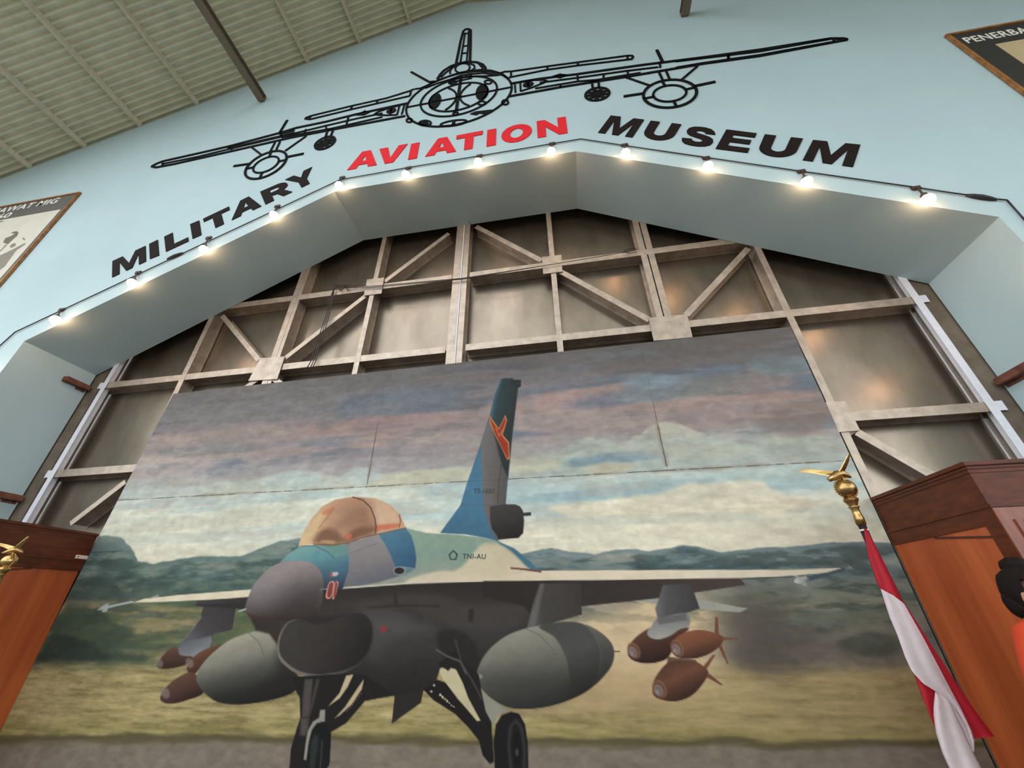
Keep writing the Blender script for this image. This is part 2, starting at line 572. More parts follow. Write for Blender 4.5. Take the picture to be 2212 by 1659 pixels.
for k in range(3):
    j = (k - 1) * 3.5
    tube('strand', [at(722, 622, yw), at(716 + j, 645, yw), at(708 + j, 680, yw), at(697 + j * 1.2, 715, yw), at(686 + j, 745, yw), at(677 + j * 1.5, 780, yw), at(668 + j * 1.6, 800 - abs(j), yw)], 0.005, M_WIRE, w1, 6)
w2 = empty('loose_wire', at(1020, 470, yw - .3))
tag(w2, 'thin loose wire end poking down from the soffit edge', 'wire')
tube('strand', [at(1000, 468, YT - .05), at(1008, 474, YT - .05), at(1016, 483, YT - .04), at(1022, 488, YT - .03)], 0.003, M_WIRE, w2, 6)

# ------------------------------------------------------------------ wall lettering
G = {
    'M': [[(0, 0), (0, 1), (.31, 1), (.5, .38), (.69, 1), (1, 1), (1, 0), (.79, 0), (.79, .72), (.59, 0), (.41, 0), (.21, .72), (.21, 0)]],
    'I': [[(0, 0), (0, 1), (1, 1), (1, 0)]],
    'L': [[(0, 0), (0, 1), (.37, 1), (.37, .24), (1, .24), (1, 0)]],
    'T': [[(.335, 0), (.335, .76), (0, .76), (0, 1), (1, 1), (1, .76), (.665, .76), (.665, 0)]],
    'A': [[(0, 0), (.35, 1), (.65, 1), (1, 0), (.70, 0), (.645, .19), (.355, .19), (.30, 0)], [(.42, .40), (.58, .40), (.5, .73)]],
    'Y': [[(.345, 0), (.345, .42), (0, 1), (.32, 1), (.5, .64), (.68, 1), (1, 1), (.655, .42), (.655, 0)]],
    'V': [[(.35, 0), (0, 1), (.31, 1), (.5, .30), (.69, 1), (1, 1), (.65, 0)]],
    'N': [[(0, 0), (0, 1), (.28, 1), (.71, .42), (.71, 1), (1, 1), (1, 0), (.72, 0), (.29, .58), (.29, 0)]],
    'E': [[(0, 0), (0, 1), (1, 1), (1, .78), (.32, .78), (.32, .62), (.94, .62), (.94, .41), (.32, .41), (.32, .22), (1, .22), (1, 0)]],
    'O': [circle(.5, .5, .5, .5, 36), circle(.5, .5, .21, .27, 28)],
}
_u = [(0, 1), (.31, 1), (.31, .40)] + [(.5 - .19 * math.cos(t), .40 - .17 * math.sin(t)) for t in np.linspace(.2, math.pi - .2, 10)] + [(.69, .40), (.69, 1), (1, 1), (1, .40)]
_u += [(.5 + .5 * math.cos(t), .40 - .41 * math.sin(t)) for t in np.linspace(.1, math.pi - .1, 16)] + [(0, .40)]
G['U'] = [_u]
_r = [(0, 0), (0, 1), (.62, 1)] + [(.62 + .34 * math.cos(t), .71 + .29 * math.sin(t)) for t in np.linspace(1.4, -1.2, 12)] + [(.80, .36), (1, 0), (.66, 0), (.50, .34), (.32, .37), (.32, 0)]
G['R'] = [_r, [(.32, .80), (.55, .80), (.63, .76), (.65, .70), (.63, .63), (.55, .59), (.32, .59)]]
_so = [(.98, .70), (.93, .84), (.80, .95), (.62, 1.0), (.42, 1.0), (.22, .96), (.09, .86), (.05, .72), (.10, .58), (.22, .49), (.42, .43), (.60, .38), (.66, .32), (.64, .25), (.55, .21), (.44, .21), (.35, .25), (.31, .33), (0, .31), (.04, .16), (.16, .05), (.36, 0), (.60, 0), (.80, .05), (.94, .15), (.99, .30), (.96, .44), (.84, .54), (.62, .61), (.44, .65), (.36, .70), (.38, .77), (.47, .80), (.57, .79), (.65, .75), (.67, .69)]
G['S'] = [_so]


def quad_map(q, Y):
    bl, br, tr, tl = (at(*p, Y) for p in q)
    A = np.array([[bl.x, bl.z], [br.x, br.z], [tr.x, tr.z], [tl.x, tl.z]])

    def fn(s, t):
        p = A[0] * (1 - s) * (1 - t) + A[1] * s * (1 - t) + A[2] * s * t + A[3] * (1 - s) * t
        return (p[0], p[1])
    return fn


zA = zoom(0, 380, 3.687)
zW = zoom(300, 200, 3.95)
zE = zoom(620, 40, 3.95)
zX = zoom(1080, 40, 3.95)
zY = zoom(1552, 0, 3.3515)
WORDS = [
    ('MILITARY', 'black capital letters MILITARY climbing the left slope of the arch', M_LETTER, [
        zA((897, 810), (1166, 682), (1163, 560), (900, 682)), zA((1198, 664), (1270, 635), (1260, 512), (1192, 545)),
        zA((1325, 606), (1505, 522), (1490, 401), (1312, 487)), zA((1537, 503), (1607, 472), (1590, 358), (1518, 388)),
        zA((1649, 450), (1855, 352), (1826, 247), (1620, 345)), zA((1848, 355), (2085, 243), (2066, 128), (1836, 240)),
        zW((1082, 957), (1312, 850), (1266, 750), (1037, 850)), zW((1309, 851), (1539, 741), (1480, 638), (1250, 747))]),
    ('AVIATION', 'red capital letters AVIATION under the aeroplane emblem', M_RED, [
        zE((515, 1297), (767, 1252), (806, 1112), (556, 1157)), zE((750, 1258), (992, 1213), (1030, 1073), (790, 1118)),
        zE((1033, 1208), (1108, 1195), (1133, 1060), (1062, 1075)), zE((1180, 1182), (1444, 1137), (1461, 998), (1199, 1045)),
        zE((1437, 1139), (1657, 1099), (1672, 961), (1448, 1003)), zE((1702, 1097), (1782, 1082), (1786, 943), (1710, 957)),
        zE((1822, 1080), (2083, 1034), (2096, 888), (1838, 932)), zX((322, 1022), (577, 980), (560, 842), (313, 882))]),
    ('MUSEUM', 'black capital letters MUSEUM on the right slope of the arch', M_LETTER, [
        zX((837, 977), (1130, 1018), (1230, 868), (945, 832)), zX((1200, 1020), (1455, 1057), (1548, 908), (1285, 877)),
        zX((1530, 1073), (1802, 1110), (1858, 950), (1600, 915)), zX((1838, 1115), (2112, 1150), (2190, 985), (1930, 952)),
        zY((272, 1120), (540, 1153), (610, 1008), (333, 977)), zY((608, 1162), (972, 1212), (1025, 1053), (682, 1018))]),
]
for word, lab, m, quads in WORDS:
    c = at(*quads[0][0], YF)
    root = empty('wall_lettering', (c.x, YF, c.z))
    tag(root, lab, 'sign', 'museum name on the wall')
    for ch, q in zip(word, quads):
        fn = quad_map(q, YF)
        sheet_from_loops('letter', [[fn(s, t) for s, t in lp] for lp in G[ch]], YF, 0.008, m, root)

# ------------------------------------------------------------------ aeroplane emblem on the wall
TH = 0.008
emb = empty('airplane_emblem', (-1.02, YF, 6.9))
tag(emb, 'large black cut-out line drawing of a propeller aeroplane seen head-on, on the wall', 'emblem')
YE = YF - 0.004


def xz(pts):
    return [(p.x, p.z) for p in (at(u, v, YF) for u, v in pts)]


def strokes(name, lines, w=0.035):
    bm = bmesh.new()
    w = w * .8
    for ln in lines:
        ww = w
        cl = False
        if isinstance(ln, tuple):
            ln, ww = ln[0], ln[1] * .8
        if len(ln) > 2 and (Vector(ln[0]) - Vector(ln[-1])).length < 1e-6:
            ln, cl = ln[:-1], True
        add_stroke(bm, ln, ww, YE, TH, cl)
    return from_bm(name, bm, M_BLACK, emb)


def ring(c):
    return c + [c[0]]


# wings
strokes('wing', [(xz(zW((112, 633), (150, 612), (205, 590), (500, 524), (770, 462), (1000, 402), (1210, 346), (1340, 306), (1600, 252), (1860, 188), (2212, 112)) + zE((1035, 726))), .045),
                 (xz(zW((112, 633), (150, 642), (300, 614), (800, 502), (1310, 386), (1640, 322), (2212, 215)) + zE((1010, 836))), .045),
                 xz(zW((205, 600), (205, 632))), xz(zW((205, 612), (500, 552), (780, 484), (1220, 380))), xz(zW((760, 478), (930, 440), (1330, 346))),
                 (xz(zW((1200, 356), (1330, 326))), .05),
                 xz(zW((1220, 378), (1600, 286), (1860, 226), (2080, 180))), xz(zW((1225, 385), (1420, 350), (1640, 312), (2080, 212))),
                 xz(zW((772, 462), (800, 498))), xz(zW((1214, 345), (1226, 390))), xz(zW((1428, 318), (1414, 352))), xz(zW((1592, 283), (1602, 312))), xz(zW((1790, 213), (1774, 272))),
                 ], .03)
strokes('wing', [(xz(zX((95, 560), (330, 520), (640, 482), (1210, 402), (1740, 336), (2212, 272)) + zY((810, 284), (900, 284), (930, 292))), .045),
                 (xz(zX((85, 668), (520, 590), (1080, 502), (1740, 390), (2212, 325)) + zY((830, 310), (930, 292))), .045),
                 xz(zX((340, 552), (650, 512), (1080, 452), (1350, 420))), xz(zX((300, 602), (660, 542), (830, 528), (1200, 468))),
                 (xz(zX((1500, 372), (2212, 286)) + zY((800, 288))), .03), (xz(zX((1500, 424), (1740, 384), (2212, 318)) + zY((800, 314))), .03),
                 xz(zX((660, 483), (664, 538))), xz(zX((886, 475), (882, 506))), xz(zX((1090, 450), (1090, 482))), xz(zX((1362, 380), (1366, 424))), xz(zX((515, 568), (517, 596))), xz(zX((1945, 318), (1946, 348))),
                 xz(zY((70, 402), (72, 432))), xz(zY((838, 284), (826, 312)))], .03)
for q in (zE((585, 830), (650, 800), (668, 788), (682, 798), (722, 797), (672, 822), (660, 828)), zX((440, 500), (510, 478), (518, 474), (524, 480), (590, 486), (530, 506), (515, 514))):
    sheet_from_loops('wing_light', [xz(q)], YE, TH, M_BLACK, emb)
# tailplanes
strokes('tailplane', [xz(zE((1085, 606), (1050, 622), (850, 684), (560, 748), (200, 836), (165, 850), (158, 860), (200, 864), (540, 782), (1050, 664))),
                      xz(zE((205, 836), (190, 862))), xz(zE((560, 746), (545, 780))), xz(zE((776, 700), (766, 726))), xz(zE((1060, 622), (1050, 662)))], .032)
strokes('tailplane', [xz(zX((0, 472), (40, 458), (95, 456), (400, 413), (1090, 322), (1125, 322), (1136, 332), (1122, 352), (660, 406), (400, 442), (75, 508))),
                      xz(zX((95, 456), (95, 502))), xz(zX((402, 414), (408, 442))), xz(zX((662, 382), (666, 408))), xz(zX((1090, 322), (1084, 354)))], .032)
# engines, wheels
for cx_, cz_, sg in ((-3.50, 6.455, -1), (1.432, 6.41, 1)):
    strokes('engine_cowling', [(ring(circle(cx_, cz_, .275, .295)), .04), (ring(circle(cx_, cz_, .172, .172)), .032)] +
            [[(cx_ + .172 * math.cos(a), cz_ + .172 * math.sin(a)), (cx_ + .28 * math.cos(a), cz_ + .285 * math.sin(a))] for a in (1.65, 3.2, 4.75, .1)])
zz = zW
for ln in ([zW((1268, 240), (1205, 345)), zW((812, 631), (945, 612)), zW((1408, 525), (1275, 552))], [zX((1337, 274), (1386, 375)), zX((1054, 670), (1220, 645)), zX((1836, 545), (1660, 582))]):
    for q in ln:
        pts = xz(q)
        strokes('propeller_blade', [([pts[0], ((pts[0][0] + pts[1][0]) / 2, (pts[0][1] + pts[1][1]) / 2), pts[1]], .045)])
for ln in ([zW((1165, 428), (1125, 505)), zW((1207, 422), (1175, 490)), zW((962, 468), (1045, 532)), zW((1432, 374), (1250, 502))],
           [zX((1355, 462), (1386, 528)), zX((1418, 458), (1446, 522)), zX((1062, 503), (1278, 578)), zX((1684, 412), (1548, 528))]):
    strokes('engine_strut', [xz(q) for q in ln], .032)
for (cx_, cz_), legs in (((-2.752, 6.72), [zW((1610, 335), (1593, 390)), zW((1658, 330), (1640, 375)), zW((1592, 328), (1668, 312))]), ((.68, 6.68), [zX((783, 545), (792, 602)), zX((840, 545), (846, 600)), zX((770, 550), (850, 535))])):
    holes = []
    for k in range(9):
        a = 2 * math.pi * k / 9
        holes.append(circle(cx_ + .105 * math.cos(a), cz_ + .105 * math.sin(a), .024, .018, 10, rot=a))
        holes.append(circle(cx_ + .055 * math.cos(a + .35), cz_ + .055 * math.sin(a + .35), .009, .012, 8))
    sheet_from_loops('wheel', [circle(cx_, cz_, .15, .158)] + holes, YE, TH, M_BLACK, emb)
    strokes('wheel_leg', [xz(q) for q in legs], .035)
# fuselage
cx_, cz_ = -1.02, 7.24
strokes('fuselage_ring', [(ring(circle(cx_, cz_, .70, .665, 60)), .034)])
strokes('fuselage_ring', [(ring(circle(cx_, cz_ + .045, .51, .485, 50)), .032)])
strokes('nose_glazing', [(ring(circle(cx_, cz_ + .02, .392, .345, 44)), .032), [(cx_ - .69, cz_), (cx_ + .69, cz_)], ([(cx_ + .01, cz_ + .60), (cx_, cz_ + .1), (cx_ - .005, cz_ - .38)], .05),
                         circle(cx_ - .40, cz_ + .02, .375, .375, 14, -.85, .85), circle(cx_ + .40, cz_ + .02, .375, .375, 14, math.pi - .85, math.pi + .85),
                         [(cx_ - .16, cz_ + .52), (cx_ + .15, cz_ + .53), (cx_ + .15, cz_ + .46), (cx_ - .16, cz_ + .45)]], .03)
for s in (-1, 1):
    x0 = cx_ + s * .315
    sheet_from_loops('glazing_shade', [[(x0 + .085 * math.cos(t), cz_ + .02 + .20 * math.sin(t)) for t in np.linspace(0, 2 * math.pi, 24)[:-1]]], YE, TH, M_BLACK, emb)
strokes('fuselage_top', [xz(zE((1140, 600), (1230, 560), (1300, 530), (1400, 490), (1480, 466), (1560, 450), (1650, 442), (1740, 448), (1830, 474), (1890, 520))),
                         xz(zE((1180, 598), (1290, 556), (1400, 522), (1480, 492), (1560, 478), (1680, 470), (1760, 482), (1800, 490), (1690, 496), (1520, 500))),
                         xz(zE((1090, 606), (1140, 600), (1200, 590)))], .032)
strokes('canopy', [(xz(zE((1285, 520), (1310, 480), (1340, 448), (1400, 410), (1460, 388), (1540, 372), (1620, 378), (1670, 398), (1692, 425), (1694, 442))), .05),
                   xz(zE((1315, 505), (1360, 462), (1400, 432), (1430, 405))), xz(zE((1392, 476), (1392, 450), (1410, 425), (1450, 400), (1500, 388), (1560, 388), (1598, 404), (1602, 428), (1570, 452))),
                   xz(zE((1640, 395), (1665, 420), (1668, 445))), ring(xz([(620 + (1498 + 62 * math.cos(t)) / 3.95, 40 + (428 + 40 * math.sin(t) - 8 * math.cos(t)) / 3.95) for t in np.linspace(0, 2 * math.pi, 22)[:-1]]))], .03)
strokes('tail_fin', [(xz(zE((1444, 385), (1462, 300), (1480, 205), (1505, 112), (1524, 96), (1545, 93), (1568, 104), (1567, 200), (1562, 365))), .045), xz(zE((1480, 378), (1502, 240), (1520, 128))), xz(zE((1550, 112), (1546, 240), (1534, 366))),
                     xz(zE((1512, 134), (1552, 130))), xz(zE((1502, 242), (1540, 236))), xz(zE((1490, 304), (1536, 297)))], .03)
strokes('antenna', [(xz(zE((1060, 460), (1215, 546), (1260, 540))), .04)])
for s in (-1, 1):
    xb = cx_ + s * .74
    strokes('wing_root', [[(xb + s * .0, cz_ + .10), (xb + s * .005, cz_ - .16)], [(xb + s * .07, cz_ + .09), (xb + s * .07, cz_ - .15)],
                          [(xb + s * .07, cz_ + .09), (xb + s * .22, cz_ + .075), (xb + s * .36, cz_ + .03), (xb + s * .40, cz_ - .01), (xb + s * .36, cz_ - .05), (xb + s * .22, cz_ - .11), (xb + s * .07, cz_ - .15)],
                          [(xb + s * .17, cz_ + .08), (xb + s * .17, cz_ - .12)]], .028)
    sheet_from_loops('intake_plug', [circle(xb + s * .17, cz_ - .015, .068, .062, 20)], YE, TH, M_BLACK, emb)
strokes('belly_hatch', [ring(xz([(620 + (1422 + 112 * math.cos(t)) / 3.95, 40 + (897 + 22 * math.sin(t) - 16 * math.cos(t)) / 3.95) for t in np.linspace(0, 2 * math.pi, 26)[:-1]])), (xz(zE((1425, 878), (1420, 918))), .05)], .028)
for px_, py_, rx_, ry_ in ((1180, 897, 50, 22), (1185, 900, 18, 9), (1045, 874, 24, 16), (1862, 720, 26, 20), (1412, 550, 32, 15), (1716, 547, 30, 16), (1664, 727, 32, 16), (1440, 818, 22, 12)):
    strokes('belly_lamp', [ring(xz([(620 + (px_ + rx_ * math.cos(t)) / 3.95, 40 + (py_ + ry_ * math.sin(t)) / 3.95) for t in np.linspace(0, 2 * math.pi, 16)[:-1]]))], .03)
for q in (zE((1562, 820), (1610, 800), (1752, 784), (1735, 800), (1690, 822), (1640, 812), (1620, 828)), zE((1120, 905), (1150, 885), (1170, 880), (1160, 905), (1140, 912))):
    sheet_from_loops('belly_plate', [xz(q)], YE, TH, M_BLACK, emb)

# ------------------------------------------------------------------ cable and lamps along the arch
yc = YF - 0.012
cab = empty('lamp_cable', at(1255, 300, YF))
tag(cab, 'thin black cable following the arch above the lamps', 'cable')
CAB = [at(*p, yc) for p in ((-60, 800), (33, 717), (378, 555), (735, 388), (880, 362), (1255, 300), (1525, 340), (1980, 405), (2125, 426), (2175, 432), (2216, 478), (2300, 590))]
for a_, b_ in zip(CAB[:-1], CAB[1:]):
    tube('cable_run', [a_, (a_ + b_) / 2 + Vector((0, 0, -.004)), b_], 0.0055, M_CABLE, cab, 6)
for u, v in ((378, 553), (2120, 426)):
    p = at(u, v, yc)
    t = (at(u + 10, v + (-4 if u < 1000 else 1.5), yc) - p).normalized()
    tube('splice', [p - t * .09, p - t * .05, p, p + t * .05, p + t * .09], [.008, .016, .02, .016, .008], M_CABLE, cab, 8)
SOCK = [(-45, 782), (135, 670), (300, 590), (452, 515), (600, 447), (740, 385), (883, 364), (1036, 338), (1193, 312), (1349, 315), (1525, 343), (1730, 372), (1977, 408), (2255, 530)]
BULB = [(-62, 812), (121, 690), (286, 610), (441, 538), (592, 464), (733, 400), (877, 377), (1033, 350), (1191, 327), (1351, 330), (1529, 358), (1742, 392), (2003, 430), (2275, 562)]
ORD = ['at the far left jamb', 'nearest the left jamb, first on the left slope', 'second on the left slope, under the letter M', 'third on the left slope, beside the letter L', 'fourth on the left slope, under the letter A',
       'at the left knee of the arch', 'second on the flat top, under the first letters of AVIATION', 'third on the flat top, under the letter T of AVIATION', 'at the right end of the flat top, under the letter N',
       'first on the right slope, under the M of MUSEUM', 'second on the right slope, under the E of MUSEUM', 'third on the right slope, under the last M of MUSEUM', 'last on the right slope, near the right jamb', 'at the far right jamb']
for (su, sv), (bu, bv), od in zip(SOCK, BULB, ORD):
    s = at(su, sv, YF)
    b = at(bu, bv, YF - 0.07)
    root = empty('wall_lamp', (s.x, YF, s.z))
    tag(root, 'glowing bare bulb ' + od, 'lamp', 'bare bulbs along the arch')
    bm = bmesh.new()
    add_box(bm, (s.x - .036, YF - .016, s.z - .022), (s.x + .036, YF - .001, s.z + .022))
    bmesh.ops.bevel(bm, geom=bm.edges[:], offset=.006, segments=2, affect='EDGES')
    from_bm('socket_plate', bm, M_SOCKET, root)
    p0 = Vector((s.x, YF - .015, s.z))
    dr = (b - p0).normalized()
    tube('stem', [p0, p0 + dr * .5 * (b - p0).length, b - dr * .075], 0.007, M_SOCKET, root, 8)
    lh = tube('lamp_holder', [b - dr * .085, b - dr * .075, b - dr * .04, b - dr * .035], [.014, .022, .022, .018], M_SOCKET, root, 12)
    pr = [(.018, -.040), (.021, -.032), (.030, -.018), (.040, -.002), (.044, .012), (.041, .028), (.031, .042), (.015, .051), (.003, .053)]
    tube('bulb', [b + dr * zz for _, zz in pr], [rr for rr, _ in pr], M_BULB, lh, 14)

# ------------------------------------------------------------------ the painted mural (colours per vertex on real boards)
YM = YT - 0.014
CELL = 0.0062
PAINT_GAIN = np.array([0.90, 0.875, 0.84])
JX = (-1.725, 0.715)
xl_top, xl_bot = at(374.3, 850.5, YM).x, at(0, 1572, YM).x
zl_t, zr_t = at(374.3, 850.5, YM).z, at(1706.3, 706.1, YM).z
ZSEAM_L, ZSEAM_R, ZBOT = at(300, 1078, YM).z, at(1830, 995, YM).z, 0.30
XR = at(1699.3, 686, YM).x - 0.006


def edge_l(z):
    t = (z - 1.0) / (zl_t - 1.0)
    return xl_bot + (xl_top - xl_bot) * t


def line_z(x, a, b):
    return a + (b - a) * (x - xl_top) / (XR - xl_top)


patches = []                 # (name, nx, nz, X, Z)
for row in (0, 1):
    for ci in range(3):
        nx_ = max(2, int(((XR if ci == 2 else JX[ci]) - (xl_top if ci == 0 else JX[ci - 1])) / CELL))
        nz_ = int(((zl_t - ZSEAM_L) if row == 0 else (ZSEAM_L - ZBOT)) / CELL)
        s = np.linspace(0, 1, nx_)[None, :].repeat(nz_, 0)
        t = np.linspace(0, 1, nz_)[:, None].repeat(nx_, 1)
        g = 0.0007
        gv = .0006 if row == 0 else 0.0
        xa = (np.full_like(s, -9) if ci == 0 else np.full_like(s, JX[ci - 1] + gv))
        xb = (np.full_like(s, XR) if ci == 2 else np.full_like(s, JX[ci] - gv))
        zmid = np.linspace(3.6, 2.43, nz_) if row == 0 else np.linspace(2.43, ZBOT, nz_)
        if ci == 0:
            xa = np.array([edge_l(z) for z in zmid])[:, None].repeat(nx_, 1)
        X = xa + (xb - xa) * s
        z_top = line_z(X, zl_t, zr_t) if row == 0 else line_z(X, ZSEAM_L, ZSEAM_R) - g
        z_bot = line_z(X, ZSEAM_L, ZSEAM_R) + g if row == 0 else np.full_like(X, ZBOT)
        Z = z_top + (z_bot - z_top) * t
        patches.append((nx_, nz_, X, Z))
PX = np.concatenate([p[2].ravel() for p in patches])
PZ = np.concatenate([p[3].ravel() for p in patches])
wv = np.stack([PX, np.full_like(PX, YM), PZ - EYE])
cv = RM @ wv
U = 1106 + FPX * cv[0] / cv[2]
V = 829.5 + FPX * cv[1] / cv[2]
ZR = (PZ - EYE) / YM
C = np.zeros((len(U), 3))


def vnoise(x, y, seed):
    rs = np.random.RandomState(seed)
    lat = rs.rand(64, 64)
    xi, yi = np.floor(x).astype(int), np.floor(y).astype(int)
    fx, fy = x - xi, y - yi
    fx, fy = fx * fx * (3 - 2 * fx), fy * fy * (3 - 2 * fy)
    a, b = lat[yi % 64, xi % 64], lat[yi % 64, (xi + 1) % 64]
    c, d_ = lat[(yi + 1) % 64, xi % 64], lat[(yi + 1) % 64, (xi + 1) % 64]
    return (a * (1 - fx) + b * fx) * (1 - fy) + (c * (1 - fx) + d_ * fx) * fy


def fbm(sx, sz, seed, octv=5, x=None, z=None):
    x = PX if x is None else x
    z = PZ if z is None else z
    o, a, tot = 0, 1.0, 0
    for k in range(octv):
        o = o + a * vnoise((x + 20) / sx * 2 ** k + 7.3 * k, (z + 20) / sz * 2 ** k + 3.1 * k, seed + k)
        tot += a
        a *= 0.55
    return o / tot


def sstep(a, b, x):
    t = np.clip((x - a) / (b - a), 0, 1)
    return t * t * (3 - 2 * t)


def ramp(v, stops):
    xs = [s_[0] for s_ in stops]
    cs = np.array([s_[1] for s_ in stops], float)
    return np.stack([np.interp(v, xs, cs[:, k]) for k in range(3)], -1)


def over(col, a, idx=None):
    global C
    if idx is None:
        C = C * (1 - a[:, None]) + np.asarray(col, float) * a[:, None]
    else:
        C[idx] = C[idx] * (1 - a[:, None]) + np.asarray(col, float) * a[:, None]


def smooth_loop(pts, n=4):
    P = np.array(pts, float)
    out = []
    N = len(P)
    for i in range(N):
        p0, p1, p2, p3 = P[i - 1], P[i], P[(i + 1) % N], P[(i + 2) % N]
        for k in range(n):
            t = k / n
            out.append(0.5 * ((2 * p1) + (-p0 + p2) * t + (2 * p0 - 5 * p1 + 4 * p2 - p3) * t * t + (-p0 + 3 * p1 - 3 * p2 + p3) * t ** 3))
    return np.array(out)


def cover(pts, soft=1.3, rough=0.0, seed=1, rs=0.25):
    P = np.array(pts, float)
    mg = soft + rough + 2
    idx = np.nonzero((U > P[:, 0].min() - mg) & (U < P[:, 0].max() + mg) & (V > P[:, 1].min() - mg) & (V < P[:, 1].max() + mg))[0]
    u, v = U[idx], V[idx]
    inside = np.zeros(len(idx), bool)
    dist = np.full(len(idx), 1e9)
    for i in range(len(P)):
        x1, y1 = P[i - 1]
        x2, y2 = P[i]
        if y1 != y2:
            cr = ((y1 > v) != (y2 > v)) & (u < (x2 - x1) * (v - y1) / (y2 - y1) + x1)
            inside ^= cr
        dx, dy = x2 - x1, y2 - y1
        l2 = dx * dx + dy * dy + 1e-9
        t = np.clip(((u - x1) * dx + (v - y1) * dy) / l2, 0, 1)
        dist = np.minimum(dist, (u - x1 - t * dx) ** 2 + (v - y1 - t * dy) ** 2)
    sd = np.where(inside, 1, -1) * np.sqrt(dist)
    if rough:
        sd = sd + rough * (fbm(rs, rs * .7, seed, 4, PX[idx], PZ[idx]) - .5) * 2
    return idx, sstep(-soft, soft, sd), sd


def poly(pts, col, soft=1.3, smooth=False, alpha=1.0, rough=0.0, seed=1, rs=0.25, rim=None):
    """col: one colour, or (p0, p1, stops) for a gradient along a direction; rim: (width, colour, strength) towards the edge"""
    if smooth:
        pts = smooth_loop(pts)
    idx, a, sd = cover(pts, soft, rough, seed, rs)
    if len(idx) == 0:
        return
    if isinstance(col[0], (tuple, list)):
        (x0, y0), (x1, y1), st = col
        l2 = (x1 - x0) ** 2 + (y1 - y0) ** 2
        t = ((U[idx] - x0) * (x1 - x0) + (V[idx] - y0) * (y1 - y0)) / l2
        cc = ramp(t, st)
    else:
        cc = np.tile(np.array(col, float), (len(idx), 1))
    if rim:
        k = np.clip(1 - sd / rim[0], 0, 1) ** 1.5 * rim[2]
        cc = cc * (1 - k[:, None]) + np.array(rim[1], float) * k[:, None]
    over(cc, a * alpha, idx)


def brush(pts, col, w, soft=1.2, alpha=1.0):
    P = np.array(pts, float)
    mg = w + soft + 2
    idx = np.nonzero((U > P[:, 0].min() - mg) & (U < P[:, 0].max() + mg) & (V > P[:, 1].min() - mg) & (V < P[:, 1].max() + mg))[0]
    u, v = U[idx], V[idx]
    dist = np.full(len(idx), 1e9)
    for i in range(1, len(P)):
        x1, y1 = P[i - 1]
        dx, dy = P[i] - P[i - 1]
        t = np.clip(((u - x1) * dx + (v - y1) * dy) / (dx * dx + dy * dy + 1e-9), 0, 1)
        dist = np.minimum(dist, (u - x1 - t * dx) ** 2 + (v - y1 - t * dy) ** 2)
    over(np.tile(np.array(col, float), (len(idx), 1)), alpha * sstep(w / 2 + soft, w / 2 - soft, np.sqrt(dist)), idx)


def blob(cu, cv_, ru, rv, col, alpha=1.0, tilt=-.06, seed=1, rough=.5, edge=.6):
    du, dv = U - cu, V - cv_ - tilt * (U - cu)
    q = (du / ru) ** 2 + (dv / rv) ** 2
    idx = np.nonzero(q < 4)[0]
    r_ = np.sqrt(q[idx]) + rough * (fbm(.55, .16, seed, 5, PX[idx], PZ[idx]) - .5) * 2
    over(np.tile(np.array(col, float), (len(idx), 1)), alpha * sstep(1.0 + edge * .5, 1.0 - edge * .5, r_), idx)


# sky
n1, n2, n3 = fbm(1.6, .30, 11), fbm(.7, .12, 23), fbm(.35, .09, 37)
zs = ZR + (n1 - .5) * .13 + (n2 - .5) * .03
C = ramp(zs, [(.05, (214, 206, 182)), (.14, (214, 208, 186)), (.20, (206, 208, 192)), (.25, (186, 200, 194)), (.29, (176, 192, 190)), (.33, (178, 184, 178)),
              (.38, (160, 154, 154)), (.44, (158, 140, 138)), (.50, (142, 130, 132)), (.56, (122, 118, 122)), (.63, (116, 110, 112)), (.72, (112, 105, 104))])
up = sstep(.33, .42, ZR)
over((104, 118, 136), .75 * up * sstep(.50, .66, fbm(1.1, .16, 51)) * sstep(.66, .56, ZR))
over((178, 148, 140), .7 * up * sstep(.52, .68, fbm(1.3, .12, 63)) * sstep(.60, .50, ZR))
over((92, 92, 100), .6 * sstep(.42, .5, ZR) * sstep(.56, .70, fbm(.9, .10, 77)))
low = sstep(.34, .26, ZR)
over((166, 190, 196), .6 * low * sstep(.50, .66, fbm(1.5, .14, 91)) * sstep(.16, .22, ZR))
over((226, 218, 196), .6 * low * sstep(.54, .68, fbm(1.2, .10, 97)))
# larger cloud shapes
blob(560, 890, 190, 60, (122, 118, 118), .55, -.08, 3)
blob(640, 930, 240, 26, (152, 132, 132), .6, -.08, 5)
blob(500, 960, 210, 30, (158, 144, 136), .5, -.08, 7)
blob(330, 1010, 120, 24, (178, 164, 162), .7, -.08, 9)
blob(860, 880, 150, 34, (108, 114, 126), .75, -.1, 11)
blob(840, 915, 190, 16, (152, 126, 124), .8, -.09, 13)
blob(900, 975, 200, 22, (150, 138, 142), .6, -.08, 15)
blob(760, 1010, 280, 18, (158, 152, 154), .7, -.07, 16)
blob(1180, 860, 130, 26, (106, 110, 124), .8, -.1, 17)
blob(1240, 862, 170, 20, (172, 142, 134), .85, -.13, 19)
blob(1330, 868, 90, 24, (122, 122, 138), .9, -.09, 21)
blob(1450, 845, 130, 28, (124, 134, 142), .8, -.1, 23)
blob(1410, 824, 60, 18, (130, 148, 160), .8, 0, 25)
blob(1580, 830, 130, 24, (120, 118, 116), .7, -.1, 27)
blob(1690, 790, 66, 22, (122, 138, 146), .9, -.02, 29)
blob(1650, 835, 70, 22, (150, 134, 134), .7, -.06, 31)
blob(1540, 870, 220, 14, (166, 140, 132), .8, -.08, 33)
blob(1500, 905, 300, 30, (152, 134, 132), .75, -.07, 35)
blob(1230, 905, 170, 22, (164, 144, 140), .7, -.08, 39)
